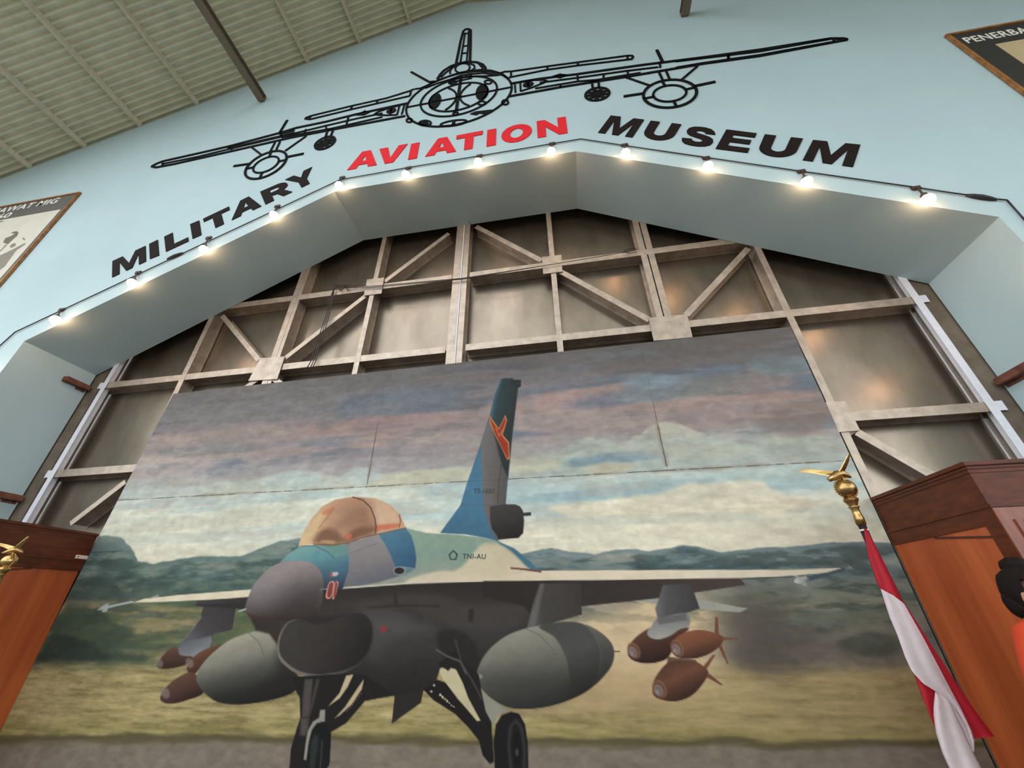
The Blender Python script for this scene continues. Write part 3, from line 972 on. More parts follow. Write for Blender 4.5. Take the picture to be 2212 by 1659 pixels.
blob(1720, 905, 80, 40, (136, 116, 108), .6, -.05, 41)
blob(1500, 745, 220, 26, (100, 94, 92), .6, -.1, 43)
blob(760, 822, 200, 22, (106, 104, 104), .5, -.1, 45)
blob(1350, 775, 200, 18, (106, 108, 114), .6, -.1, 47)
poly([(1105, 1030), (1110, 1010), (1150, 985), (1190, 985), (1230, 960), (1270, 945), (1310, 955), (1340, 965), (1380, 940), (1410, 920), (1430, 910), (1460, 910), (1485, 925), (1520, 940), (1560, 958), (1600, 960), (1640, 950), (1720, 945), (1800, 950), (1830, 990), (1650, 1010), (1400, 1022)],
     ((1400, 915), (1400, 1020), [(0, (188, 184, 166)), (.4, (174, 178, 168)), (1, (168, 180, 176))]), 5, True, .92, 9, 5, .2)
blob(1330, 990, 130, 13, (128, 152, 164), .9, -.1, 57, .4)
blob(1500, 978, 90, 14, (178, 180, 166), .6, 0, 59)
blob(1150, 1008, 70, 16, (188, 188, 166), .9, -.05, 61, .5)
blob(1320, 1010, 60, 14, (192, 184, 160), .8, -.08, 63, .5)
blob(620, 1048, 180, 16, (188, 192, 178), .8, -.06, 65)
blob(640, 1036, 60, 20, (178, 192, 188), .8, -.05, 67)
blob(920, 1032, 110, 14, (194, 192, 168), .85, -.08, 69, .5)
blob(780, 1025, 45, 18, (178, 190, 186), .8, -.1, 71)
blob(1260, 1070, 150, 12, (138, 164, 174), .7, -.07, 73)
blob(1500, 1052, 220, 16, (160, 182, 184), .7, -.05, 75)
poly([(1180, 1100), (1290, 1085), (1340, 1075), (1380, 1070), (1440, 1062), (1490, 1045), (1560, 1042), (1640, 1040), (1670, 1060), (1720, 1075), (1780, 1082), (1700, 1110), (1400, 1130)], (218, 206, 180), 6, True, .85, 8, 8, .2)
blob(1500, 1130, 280, 24, (214, 204, 180), .5, -.03, 79)
blob(1440, 1120, 240, 10, (180, 186, 178), .45, -.03, 81)
blob(560, 1115, 180, 20, (204, 202, 182), .7, -.05, 83)
blob(380, 1130, 190, 16, (198, 194, 178), .6, -.05, 85)
blob(340, 1090, 150, 10, (168, 178, 176), .6, -.07, 87)
blob(450, 1160, 200, 10, (186, 190, 180), .5, -.03, 89)
# scumbled brushwork in the sky
f1, f2, f3 = fbm(.16, .05, 211), fbm(.07, .035, 213), fbm(.045, .10, 217)
C = C * (1 + .16 * (f1 - .5) + .14 * (f2 - .5) + .06 * (f3 - .5))[:, None]
over((178, 166, 150), .35 * sstep(.55, .72, fbm(.28, .06, 219)) * sstep(.62, .40, ZR))
over((112, 118, 124), .35 * sstep(.56, .72, fbm(.24, .07, 223)) * sstep(.30, .42, ZR))
over((108, 98, 94), .45 * sstep(.50, .66, fbm(.9, .25, 227)) * sstep(.52, .62, ZR))
# seams and rivet stains
over((86, 76, 64), .75 * (np.abs(PZ - line_z(PX, ZSEAM_L, ZSEAM_R)) < .004) * sstep(.35, .6, fbm(.05, .05, 101)))
over((120, 100, 80), .30 * sstep(.03, .0, np.abs(PZ - line_z(PX, ZSEAM_L, ZSEAM_R))) * sstep(.45, .62, fbm(.3, .05, 103)))
for jx_ in JX:
    over((72, 62, 54), .8 * (np.abs(PX - jx_) < .004) * (PZ > 2.44) * sstep(.25, .5, fbm(.05, .06, 107)) * sstep(3.1, 2.75, PZ))
    over((116, 84, 66), .32 * sstep(.035, .0, np.abs(PX - jx_)) * (PZ > 2.44) * sstep(.4, .6, fbm(.06, .16, 109)) * sstep(2.95, 2.75, PZ))
# far hills
hl = [(150, 1162), (200, 1160), (235, 1156), (262, 1162), (278, 1178), (290, 1196), (297, 1212), (330, 1218), (380, 1208), (440, 1202), (520, 1202), (560, 1186), (600, 1170), (660, 1160)]
poly(hl + [(700, 1400), (0, 1400)], ((0, 1160), (0, 1330), [(0, (120, 136, 132)), (.25, (100, 120, 116)), (.6, (78, 98, 90)), (1, (80, 90, 70))]), 2.5, rough=3, seed=6, rs=.08)
hr = [(1080, 1215), (1130, 1196), (1160, 1188), (1190, 1184), (1230, 1192), (1285, 1197), (1330, 1187), (1360, 1186), (1400, 1190), (1450, 1184), (1475, 1177), (1510, 1182), (1560, 1192), (1640, 1184), (1720, 1180), (1800, 1172), (1860, 1170), (1960, 1176), (2100, 1180)]
poly(hr + [(2200, 1330), (1080, 1330)], ((0, 1178), (0, 1262), [(0, (112, 128, 132)), (.4, (122, 136, 136)), (.7, (98, 114, 116)), (1, (104, 114, 108))]), 2.0, rough=2.5, seed=8, rs=.06)
for q, c_ in (([(1130, 1212), (1190, 1200), (1250, 1210), (1300, 1222), (1400, 1210), (1480, 1196), (1560, 1206), (1660, 1212), (1660, 1236), (1130, 1236)], (92, 110, 116)),
              ([(1150, 1222), (1180, 1210), (1230, 1222), (1330, 1216), (1390, 1208), (1430, 1220), (1500, 1226), (1560, 1222), (1700, 1214), (1800, 1222), (1800, 1240), (1150, 1240)], (78, 96, 100)),
              ([(1460, 1180), (1480, 1178), (1510, 1184), (1500, 1196), (1470, 1196)], (86, 104, 112)), ([(1760, 1210), (1790, 1200), (1840, 1214), (1820, 1224), (1760, 1222)], (88, 100, 100)),
              ([(1270, 1206), (1340, 1196), (1400, 1204), (1360, 1212)], (148, 146, 134))):
    poly(q, c_, 4, True, .75, 3, 12, .06)
hmask = np.zeros(len(U))
for q in (hl + [(700, 1500), (0, 1500)], hr + [(2200, 1500), (1080, 1500)]):
    ix, a_, sd_ = cover(q, 6)
    hmask[ix] = np.maximum(hmask[ix], sstep(0, 14, sd_))
# left woods and fields
for q, c_, a in (([(190, 1185), (240, 1172), (275, 1205), (262, 1240), (180, 1245)], (96, 116, 114), .7), ([(210, 1215), (240, 1205), (258, 1225), (240, 1245), (215, 1240)], (80, 96, 90), .7),
                 ([(330, 1230), (400, 1216), (450, 1226), (520, 1218), (560, 1235), (440, 1250), (340, 1246)], (82, 102, 100), .7),
                 ([(250, 1250), (290, 1240), (330, 1248), (370, 1270), (300, 1280), (250, 1275)], (70, 88, 82), .7), ([(160, 1252), (230, 1248), (260, 1272), (300, 1290), (150, 1300)], (66, 80, 76), .7),
                 ([(400, 1262), (480, 1240), (560, 1230), (600, 1260), (560, 1285), (380, 1285)], (72, 92, 88), .7), ([(255, 1262), (285, 1270), (280, 1280), (258, 1275)], (130, 130, 104), .6),
                 ([(430, 1225), (520, 1216), (500, 1226)], (150, 148, 126), .5)):
    poly(q, c_, 5, True, a, 5, 14, .08)
fl = np.nonzero((V > 1280) & (V < 1470) & (U < 640))[0]
sk = fbm(.9, .06, 121)[fl]
k2 = fbm(.5, .10, 125)[fl]
cc = ramp(sk, [(.3, (70, 84, 64)), (.45, (92, 98, 68)), (.56, (124, 116, 80)), (.7, (140, 124, 92))])
over(cc, sstep(1285, 1320, V[fl]) * .95, fl)
poly([(40, 1500), (120, 1340), (180, 1310), (250, 1345), (290, 1372), (240, 1400), (320, 1418), (280, 1440), (60, 1450)], (58, 72, 58), 10, True, .85, 12, 18, .12)
poly([(60, 1480), (110, 1370), (170, 1380), (220, 1405), (230, 1430), (80, 1440)], (46, 56, 52), 9, True, .8, 9, 19, .1)
poly([(230, 1440), (330, 1432), (420, 1448), (440, 1470), (300, 1476), (200, 1460)], (80, 92, 66), 8, True, .7, 7, 20, .1)
poly([(500, 1330), (570, 1310), (600, 1400), (480, 1400), (490, 1360)], (84, 96, 66), 7, True, .8, 6, 22, .1)
# right haze, smoke, fields
fr = np.nonzero((V > 1245) & (U > 1100))[0]
sk = fbm(1.3, .07, 131)[fr]
cc = ramp(V[fr] + (sk - .5) * 70, [(1245, (106, 112, 108)), (1300, (118, 122, 108)), (1370, (116, 114, 104)), (1420, (112, 106, 96)), (1460, (150, 134, 96)), (1560, (160, 138, 94)), (1600, (140, 122, 76))])
over(cc, sstep(1245, 1262, V[fr]), fr)
blob(1400, 1370, 170, 90, (206, 178, 138), .85, -.05, 141, .35, 1.0)
blob(1340, 1470, 200, 60, (176, 150, 112), .7, 0, 143, .4, 1.0)
blob(1300, 1310, 90, 26, (130, 124, 118), .7, 0, 145, .5)
blob(1670, 1375, 110, 80, (84, 78, 72), .8, .15, 147, .5, 1.1)
blob(1770, 1420, 140, 50, (104, 94, 86), .6, 0, 149, .5, 1.1)
blob(1830, 1330, 150, 26, (98, 104, 92), .7, -.03, 151, .5)
blob(1880, 1392, 70, 26, (70, 76, 66), .7, 0, 153, .5)
blob(1790, 1310, 110, 12, (134, 128, 104), .6, -.03, 155, .5)
# wooded texture over hills and fields
hm = np.nonzero((ZR < .16) & (V > 1150))[0]
t1, t2 = fbm(.22, .05, 231)[hm], fbm(.10, .035, 233)[hm]
bl = hmask[hm]
over(np.tile(np.array((60, 76, 72), float), (len(hm), 1)), .60 * bl * sstep(.52, .66, t1) * sstep(1440, 1300, V[hm]), hm)
over(np.tile(np.array((146, 150, 136), float), (len(hm), 1)), .40 * bl * sstep(.50, .36, t1) * sstep(1300, 1230, V[hm]), hm)
C[hm] = C[hm] * (1 + .30 * (t2 - .5) * bl)[:, None]
# grass and runway
gm = np.nonzero(V > 1410)[0]
gn_ = fbm(.22, .022, 161)[gm] * .7 + fbm(.05, .012, 163)[gm] * .3
vv = V[gm] + (fbm(.3, .05, 165)[gm] - .5) * 26 + np.clip(U[gm] - 600, 0, 900) * -.012
cc = ramp(gn_, [(.25, (118, 106, 66)), (.5, (154, 138, 92)), (.75, (180, 162, 114))])
warm = sstep(900, 1500, U[gm])[:, None]
cc = cc * (1 - warm * .35) + np.array((158, 132, 92)) * warm * .35
cc = cc * (1 - .25 * sstep(1530, 1590, vv)[:, None]) + np.array((110, 108, 44)) * .25 * sstep(1530, 1590, vv)[:, None]
over(cc, sstep(1420, 1455, vv), gm)
over(np.tile(np.array((84, 76, 52), float), (len(gm), 1)), .9 * sstep(1578, 1594, vv), gm)
over(np.tile(np.array((120, 108, 96), float), (len(gm), 1)) + (fbm(.06, .03, 171)[gm, None] - .5) * 30, sstep(1596, 1614, vv), gm)

blob(1390, 1400, 180, 85, (208, 180, 140), .75, -.05, 241, .3, 1.1)
blob(1300, 1490, 230, 45, (182, 152, 112), .6, 0, 243, .35, 1.1)
blob(1640, 1400, 70, 70, (82, 74, 70), .6, .3, 247, .45, 1.2)
# the jet
zJ, zL, zR, zF, zN, zB = zoom(560, 1050, 2.7233), zoom(150, 1100, 2.968), zoom(1000, 1150, 3.16), zoom(900, 780, 3.77), zoom(480, 1160, 4.8786), zoom(560, 1400, 3.456)


def grad(a, b, *st):
    return (a, b, list(st))


poly(zR((1160, 466), (1330, 446), (1600, 456), (1945, 520), (1890, 546), (1620, 525), (1300, 486)), (150, 150, 140), 1.3)
# tail fin
poly(zF((690, 145), (640, 265), (590, 455), (515, 690), (400, 1025), (358, 1170), (190, 1400), (400, 1412), (560, 1440), (665, 1470), (725, 1165), (745, 960), (775, 640), (805, 390), (825, 220), (780, 140)),
     grad(*zF((640, 200), (420, 1400)), (0, (56, 88, 100)), (.35, (70, 108, 130)), (.7, (72, 118, 150)), (1, (62, 104, 130))), 1.3)
poly(zF((588, 478), (620, 550), (680, 760), (740, 945), (725, 1165), (660, 1465), (600, 1365), (545, 1190), (532, 900), (522, 672)), grad(*zF((520, 900), (740, 920)), (0, (112, 108, 108)), (1, (88, 82, 80))), 1.5)
poly(zF((700, 142), (780, 140), (825, 220), (805, 390), (775, 640), (744, 955), (690, 830), (640, 640), (606, 500), (640, 330)), grad(*zF((600, 320), (800, 360)), (0, (62, 92, 102)), (.35, (52, 68, 70)), (1, (48, 54, 54))), 2)
poly(zF((765, 152), (850, 152), (850, 205), (822, 222), (772, 190)), (48, 52, 54))
poly(zF((594, 440), (612, 470), (668, 548), (722, 440), (736, 482), (700, 600), (752, 660), (758, 795), (738, 806), (688, 702), (638, 602), (594, 500)), (206, 134, 70), 1.2)
poly(zF((600, 456), (612, 486), (668, 560), (718, 456), (728, 486), (690, 602), (744, 668), (750, 786), (740, 796), (692, 702), (642, 600), (602, 496)), (160, 56, 38), 1.0)
brush(zF((645, 545), (672, 610), (700, 560)), (206, 120, 66), 1.4, .8)
brush(zF((690, 840), (672, 960), (660, 1165)), (74, 68, 66), 2, 1)
brush(zF((358, 1170), (545, 1172), (725, 1165)), (84, 92, 100), 1.4, .8, .7)
poly(zF((596, 1182), (720, 1166), (800, 1166), (840, 1182), (866, 1220), (876, 1300), (868, 1400), (830, 1440), (760, 1446), (668, 1454), (654, 1420), (612, 1362), (598, 1290)), grad(*zF((700, 1165), (760, 1445)), (0, (68, 64, 62)), (.5, (56, 52, 50)), (1, (38, 35, 34))), 1.2)
poly(zF((862, 1236), (932, 1230), (932, 1258), (870, 1262)), (52, 50, 50))
# fuselage, upper
poly(zJ((690, 290), (860, 246), (900, 256), (980, 275), (1190, 288), (1300, 300), (1410, 325), (1500, 375), (1580, 445), (1650, 512), (1650, 560), (1300, 564), (900, 576), (490, 604), (480, 400)),
     grad(*zJ((1000, 260), (1000, 560)), (0, (132, 152, 134)), (.45, (122, 146, 132)), (1, (140, 146, 134))), 1.4)
poly(zJ((1396, 322), (1500, 366), (1590, 440), (1650, 505), (1600, 500), (1500, 400), (1420, 345)), (66, 108, 128), 2)
poly(zJ((1320, 338), (1400, 340), (1480, 385), (1560, 465), (1610, 500), (1690, 520), (1690, 562), (1300, 566), (900, 576), (870, 556), (960, 520), (1070, 498), (1150, 498), (1210, 455), (1270, 380)), grad(*zJ((1300, 340), (1300, 560)), (0, (186, 174, 146)), (1, (202, 186, 160))), 5, True)
poly(zJ((700, 284), (860, 246), (895, 290), (915, 360), (924, 430), (918, 484), (860, 474), (800, 480), (770, 410), (735, 340)), grad(*zJ((760, 270), (900, 470)), (0, (74, 118, 140)), (1, (48, 84, 116))), 1.8)
poly(zJ((500, 345), (600, 312), (695, 282), (735, 335), (772, 405), (800, 478), (860, 520), (700, 566), (488, 606), (518, 500), (530, 400)), grad(*zJ((560, 330), (640, 600)), (0, (142, 134, 136)), (.5, (122, 116, 118)), (1, (92, 94, 104))), 1.8)
poly(zJ((120, 448), (170, 402), (236, 356), (350, 344), (512, 345), (530, 400), (524, 500), (490, 605), (470, 680), (330, 700), (300, 560), (200, 440)), grad(*zJ((330, 350), (420, 640)), (0, (110, 154, 152)), (.25, (92, 140, 148)), (.6, (66, 104, 124)), (.85, (52, 70, 92)), (1, (44, 48, 58))), 1.5)
poly(zJ((380, 352), (510, 346), (528, 400), (450, 428), (420, 380)), (104, 142, 134), 3, False, .8)
brush(zJ((220, 352), (330, 352), (400, 385), (446, 428)), (60, 92, 100), 2, .9, .8)
brush(zJ((446, 428), (560, 385), (700, 335)), (96, 104, 108), 1.6, .9, .7)
# canopy
can = zJ((230, 355), (250, 290), (300, 200), (370, 120), (450, 78), (550, 64), (680, 70), (765, 106), (830, 170), (863, 246), (780, 264), (690, 284), (600, 306), (520, 336), (430, 346), (320, 342))
poly(can, grad(*zJ((260, 300), (830, 180)), (0, (206, 172, 128)), (.2, (196, 152, 114)), (.45, (172, 128, 100)), (.65, (164, 116, 92)), (.8, (196, 158, 130)), (1, (186, 142, 112))), 1.3, False, 1, 0, 1, .25, (22, (206, 166, 130), .35))
poly(zJ((330, 330), (345, 280), (400, 248), (460, 268), (500, 300), (560, 255), (680, 230), (684, 268), (600, 300), (520, 332), (400, 345)), (118, 82, 62), 9, True, .85, 4, 33, .06)
poly(zJ((430, 250), (540, 150), (620, 120), (660, 180), (670, 225), (560, 235)), (150, 108, 86), 14, True, .6)
poly(zJ((360, 330), (380, 318), (440, 322), (430, 338)), (196, 150, 112), 3, True, .8)
poly(zJ((262, 310), (310, 215), (360, 160), (390, 165), (350, 240), (300, 310), (262, 340)), (208, 178, 132), 8, True, .7)
poly(zJ((690, 130), (740, 110), (800, 150), (822, 200), (800, 225), (700, 228)), (210, 170, 140), 7, True, .6)
poly(zJ((690, 232), (760, 224), (826, 224), (800, 246), (690, 262)), (194, 100, 70), 4, True, .85)
poly(zJ((372, 152), (442, 122), (420, 160), (385, 168)), (196, 110, 80), 4, True, .8)
poly(zJ((506, 292), (530, 278), (545, 290), (528, 312), (512, 312)), (206, 104, 76), 3, True, .9)
brush(zJ((550, 65), (610, 82), (655, 125), (680, 190), (687, 240), (684, 276)), (84, 58, 46), 2.4, 1)
brush(zJ((824, 168), (832, 206), (822, 244)), (110, 74, 54), 2, 1)
brush(zJ((440, 130), (380, 210), (350, 250)), (140, 100, 76), 1.8, 1, .7)
brush(zJ((320, 342), (430, 347), (520, 336), (600, 306), (690, 284), (780, 264), (863, 246)), (92, 66, 54), 2.2, 1, .8)
# belly
poly(zJ((300, 640), (360, 612), (490, 604), (900, 574), (1300, 562), (1700, 560), (1740, 820), (1500, 900), (1330, 1010), (1300, 1150), (1230, 1105), (1100, 1082), (1062, 1080), (1040, 1150), (1010, 1195), (960, 1205), (780, 1236), (630, 1262), (560, 1230), (540, 1116), (300, 1116), (140, 1000), (110, 880), (-40, 800), (0, 770)),
     grad(*zJ((900, 580), (900, 1240)), (0, (46, 41, 39)), (.2, (54, 49, 47)), (.45, (56, 53, 52)), (.75, (44, 41, 40)), (1, (36, 33, 32))), 1.5)
poly(zJ((500, 700), (640, 668), (800, 642), (960, 636), (1100, 648), (1180, 690), (1300, 700), (1540, 690), (1580, 740), (1540, 820), (1300, 850), (1060, 800), (830, 700), (640, 712)), (64, 59, 57), 12, True, .8)
poly(zJ((600, 740), (720, 735), (830, 752), (920, 800), (1010, 836), (960, 870), (820, 900), (700, 990), (640, 1000), (660, 860)), (78, 74, 73), 26, True, .85)
poly(zJ((660, 960), (760, 900), (900, 900), (1030, 860), (1060, 940), (1000, 1000), (700, 1060)), (58, 55, 54), 24, True, .6)
poly(zJ((1060, 860), (1160, 850), (1250, 900), (1290, 1000), (1285, 1110), (1150, 1060), (1060, 960)), (38, 35, 34), 8, True, .8)
poly(zJ((1230, 726), (1264, 722), (1258, 798), (1228, 800)), (46, 42, 40), 1.6)
brush(zJ((800, 636), (806, 700)), (44, 38, 36), 6, 2, .7)
brush(zJ((640, 715), (830, 702), (1060, 706)), (44, 39, 37), 5, 3, .7)
brush(zJ((640, 742), (740, 738), (830, 752), (930, 815), (1050, 835)), (74, 68, 66), 2.2, 1.5, .6)
poly(zJ((1450, 634), (1530, 626), (1640, 590), (1640, 800), (1570, 720), (1540, 650)), (36, 32, 31), 4, False, .8)
# wings
poly([(1040, 1256), (1100, 1243), (1155, 1233), (1300, 1232), (1500, 1231), (1700, 1231), (1838, 1226), (1800, 1236), (1700, 1244), (1600, 1251), (1300, 1254)], grad((1050, 1240), (1830, 1240), (0, (206, 190, 164)), (.5, (216, 200, 176)), (1, (206, 196, 176))), 1.1)
poly(zR((140, 332), (900, 326), (1890, 312), (1930, 360), (1590, 410), (1330, 450), (815, 505), (520, 560), (400, 500), (140, 440)), grad(*zR((300, 340), (1800, 340)), (0, (46, 40, 38)), (.6, (58, 50, 47)), (1, (72, 62, 58))), 1.3)
poly(zR((1890, 312), (2230, 300), (2400, 290), (2230, 306), (1900, 322)), (70, 66, 64), 1.0)
brush(zR((330, 244), (420, 252), (530, 268)), (108, 62, 54), 4, 1.2)
poly(zJ((490, 604), (900, 574), (1300, 562), (1310, 556), (900, 566), (500, 594)), (196, 186, 170), 1.0)
poly([(1716, 1252), (1724, 1247), (1740, 1246), (1775, 1240), (1835, 1222), (1842, 1227), (1785, 1245), (1750, 1255), (1728, 1261), (1716, 1259)], grad((1716, 1256), (1840, 1226), (0, (196, 196, 188)), (.15, (150, 156, 154)), (.28, (66, 80, 88)), (.85, (74, 90, 96)), (1, (150, 156, 150))), 1.0)
poly([(1728, 1260), (1742, 1257), (1744, 1265), (1736, 1266)], (150, 152, 144), .9)
poly([(1714, 1244), (1722, 1243), (1730, 1249), (1740, 1243), (1744, 1250), (1730, 1253)], (160, 160, 150), .9)
poly(zL((405, 598), (480, 574), (700, 550), (1170, 514), (1150, 566), (800, 584), (600, 594)), (214, 200, 174), 1.1)
poly(zL((176, 648), (225, 612), (256, 602), (244, 620), (400, 588), (420, 596), (300, 622), (246, 636), (240, 656), (205, 660), (215, 645)), (158, 170, 168), 1.0)
poly(zL((505, 572), (570, 548), (575, 556), (520, 576)), (150, 158, 152), .9)
# left pylon and stores
poly(zL((815, 590), (1150, 562), (1128, 640), (1066, 636), (1044, 772), (922, 802), (912, 860), (880, 925), (790, 946), (705, 940), (690, 885), (724, 846), (800, 760), (842, 688), (858, 624), (815, 622)), grad(*zL((760, 800), (1060, 640)), (0, (86, 84, 88)), (.35, (66, 63, 65)), (1, (54, 50, 50))), 1.4)
poly(zL((800, 612), (1128, 596), (1128, 640), (1060, 636), (860, 622)), (44, 40, 40), 3, False, .8)
brush(zL((846, 690), (780, 780), (724, 846)), (108, 108, 112), 3, 1.4, .8)
poly(zL((724, 850), (910, 812), (914, 850), (880, 925), (790, 948), (706, 942), (690, 890)), grad(*zL((760, 850), (800, 945)), (0, (92, 94, 98)), (1, (124, 126, 130))), 2)
bomb_c = ((94, 62, 48), (58, 36, 30))
poly(zL((560, 1005), (590, 950), (640, 900), (690, 886), (710, 935), (790, 948), (760, 990), (680, 1016), (600, 1024)), grad(*zL((650, 890), (680, 1020)), (0, (96, 66, 54)), (1, (52, 34, 29))), 1.6, True)
poly(zL((752, 1025), (780, 965), (850, 908), (950, 872), (1000, 872), (910, 940), (840, 1015), (790, 1064)), grad(*zL((830, 900), (880, 1000)), (0, (112, 72, 52)), (1, (66, 42, 33))), 1.6, True)
poly(zL((582, 1205), (620, 1140), (690, 1082), (770, 1046), (830, 1080), (860, 1175), (760, 1222), (660, 1247), (600, 1238)), grad(*zL((650, 1090), (720, 1240)), (0, (98, 66, 54)), (.6, (74, 48, 40)), (1, (44, 30, 27))), 1.6, True)
for cu_, cv2, ru in ((575, 985, 30), (770, 985, 32), (615, 1178, 36)):
    p_ = zL((cu_, cv2))[0]
    poly([(p_[0] + ru / 2.968 * .8 * math.cos(t) + 2 * math.sin(t), p_[1] + ru / 2.968 * math.sin(t)) for t in np.linspace(0, 6.28, 16)], (126, 110, 104), 2.5, False, .7)
poly(zL((815, 1075), (840, 1010), (920, 920), (1030, 838), (1150, 792), (1230, 778), (1290, 800), (1330, 860), (1352, 960), (1460, 1060), (1445, 1165), (1300, 1222), (1100, 1252), (950, 1236), (860, 1172), (820, 1115)),
     grad(*zL((1010, 850), (1120, 1250)), (0, (150, 146, 130)), (.3, (122, 120, 108)), (.55, (74, 73, 68)), (.8, (42, 41, 38)), (1, (30, 28, 27))), 1.6, True)
brush(zL((1150, 795), (1215, 850), (1245, 930)), (96, 92, 82), 2.2, 1.2, .7)
poly(zL((1350, 900), (1460, 1040), (1450, 1130), (1300, 1190), (1200, 1160), (1320, 1060)), (34, 31, 30), 22, True, .7)
poly(zL((1070, 640), (1160, 600), (1240, 720), (1360, 730), (1420, 760), (1400, 900), (1320, 830), (1240, 778), (1130, 795), (1100, 820)), (48, 44, 42), 4, False, 0)
poly(zJ((-60, 760), (20, 790), (120, 790), (130, 880), (110, 940), (60, 870), (-20, 850)), (52, 46, 44), 4)
# nose cone
nose = zN((240, 768), (265, 660), (330, 510), (420, 400), (520, 312), (650, 262), (780, 249), (900, 260), (980, 300), (1040, 370), (1068, 460), (1064, 570), (1050, 700), (1000, 830), (800, 880), (560, 884), (400, 872), (290, 832))
poly(nose, grad(*zN((560, 280), (640, 890)), (0, (146, 134, 134)), (.3, (132, 121, 122)), (.55, (110, 101, 104)), (.75, (84, 76, 76)), (.9, (60, 52, 50)), (1, (48, 38, 37))), 1.5, True)
poly(zN((760, 560), (1060, 480), (1090, 700), (1000, 850), (760, 880), (620, 840)), (56, 49, 47), 50, True, .75)
poly(zN((255, 800), (400, 845), (620, 868), (700, 890), (400, 876), (290, 836)), (62, 40, 40), 4, False, .7)
brush(zN((176, 784), (246, 760)), (176, 182, 182), 2.6, 1)
brush(zN((1030, 556), (1110, 548)), (150, 160, 170), 1.6, .9, .8)
# intake
poly(zN((578, 1140), (606, 1020), (680, 905), (790, 862), (900, 886), (1000, 916), (1150, 876), (1300, 812), (1450, 800), (1548, 856), (1590, 980), (1570, 1150), (1490, 1310), (1330, 1414), (1150, 1466), (960, 1482), (780, 1436), (640, 1336), (584, 1240)), grad(*zN((640, 1380), (1500, 860)), (0, (118, 106, 100)), (.4, (86, 80, 78)), (.7, (56, 50, 48)), (1, (48, 44, 42))), 1.6, True)
poly(zN((602, 1130), (626, 1030), (690, 920), (790, 874), (900, 898), (1000, 930), (1150, 888), (1300, 826), (1440, 812), (1532, 866), (1574, 985), (1552, 1145), (1474, 1290), (1326, 1388), (1150, 1434), (970, 1446), (796, 1404), (668, 1314), (610, 1230)), grad(*zN((760, 880), (1460, 1300)), (0, (60, 56, 53)), (.5, (52, 47, 45)), (1, (36, 32, 31))), 1.8, True)
poly(zN((780, 866), (1000, 840), (1180, 830), (1300, 815), (1150, 890), (1000, 932), (900, 900)), (44, 40, 38), 5, True, .9)
# markings
for (cx0, cy0), rr, c_ in ((zN((1698, 970))[0], 5.6, (150, 40, 48)), (zN((1152, 398))[0], 4, (170, 70, 76))):
    poly([(cx0 + rr * math.cos(t), cy0 + rr * 1.25 * math.sin(t)) for t in np.linspace(0, 6.28, 14)], c_, 1.3)
poly(zN((1160, 372), (1215, 368), (1228, 388), (1200, 414), (1164, 412)), (176, 172, 176), 1.3)
poly(zN((1740, 985), (1775, 985), (1745, 1010)), (48, 44, 44), 2.5, False, .7)
for q in (circle(0, 0, 1, 1, 24),):
    p_ = zN((1868, 356))[0]
    poly([(p_[0] + 13.5 * x, p_[1] + 9.8 * y) for x, y in q], (130, 150, 158), 1.4)
    p_ = zN((1866, 356))[0]
    poly([(p_[0] + 11 * x, p_[1] + 7.4 * y) for x, y in q], (50, 38, 34), 1.4)
poly(zN((1925, 320), (2030, 322), (1990, 370), (1930, 395)), (74, 104, 124), 4, False, .7)
for q in (zN((1118, 500), (1140, 470), (1175, 468), (1184, 500), (1165, 600), (1140, 645), (1105, 650), (1090, 620)), zN((1196, 475), (1222, 475), (1224, 500), (1188, 636), (1160, 642))):
    poly(q, (206, 136, 118), 1.0, True)
    c0 = np.mean(np.array(q), 0)
    poly([tuple(c0 + (np.array(p_) - c0) * np.array((.68, .86))) for p_ in q], (124, 58, 56), .9, True)
# right pylons and stores
poly(zR((525, 350), (805, 345), (812, 560), (680, 600), (430, 658), (440, 640), (480, 480)), grad(*zR((470, 500), (800, 460)), (0, (82, 79, 78)), (.2, (68, 64, 62)), (1, (58, 53, 51))), 1.3)
poly(zR((528, 352), (556, 352), (492, 640), (440, 650)), (104, 100, 98), 4, False, .7)
tank = zR((98, 985), (105, 920), (170, 810), (290, 710), (430, 655), (560, 630), (700, 608), (820, 625), (920, 670), (1000, 740), (1032, 812), (1022, 890), (980, 960), (880, 1060), (760, 1130), (600, 1185), (430, 1206), (300, 1190), (190, 1130), (120, 1060))
poly(tank, grad(*zR((440, 650), (560, 1200)), (0, (140, 137, 124)), (.3, (112, 110, 100)), (.55, (84, 83, 77)), (.8, (50, 50, 47)), (1, (32, 31, 29))), 1.5, True)
poly(zR((520, 642), (700, 609), (830, 632), (905, 720), (935, 820), (930, 920), (880, 1056), (700, 1146), (726, 1040), (716, 900), (680, 800), (620, 710)), grad(*zR((700, 610), (860, 1100)), (0, (62, 62, 60)), (.4, (70, 70, 68)), (1, (34, 34, 33))), 2.5, True, .9)
poly(zR((835, 632), (930, 676), (1004, 744), (1032, 812), (1022, 890), (980, 960), (900, 1040), (936, 920), (938, 820), (905, 720)), grad(*zR((930, 660), (980, 980)), (0, (86, 84, 78)), (1, (48, 47, 44))), 2.5, True, .8)
brush(zR((430, 658), (520, 700), (590, 770), (630, 830)), (92, 90, 82), 2.2, 1.2, .7)
poly(zR((100, 985), (115, 968), (135, 985), (115, 1000)), (176, 170, 156), 3, True, .8)
poly(zR((130, 1000), (300, 960), (600, 1000), (720, 1080), (560, 1180), (300, 1185), (180, 1110)), (58, 58, 54), 40, True, .6)
brush(zR((1032, 812), (1070, 815)), (60, 52, 48), 2.4, .9)
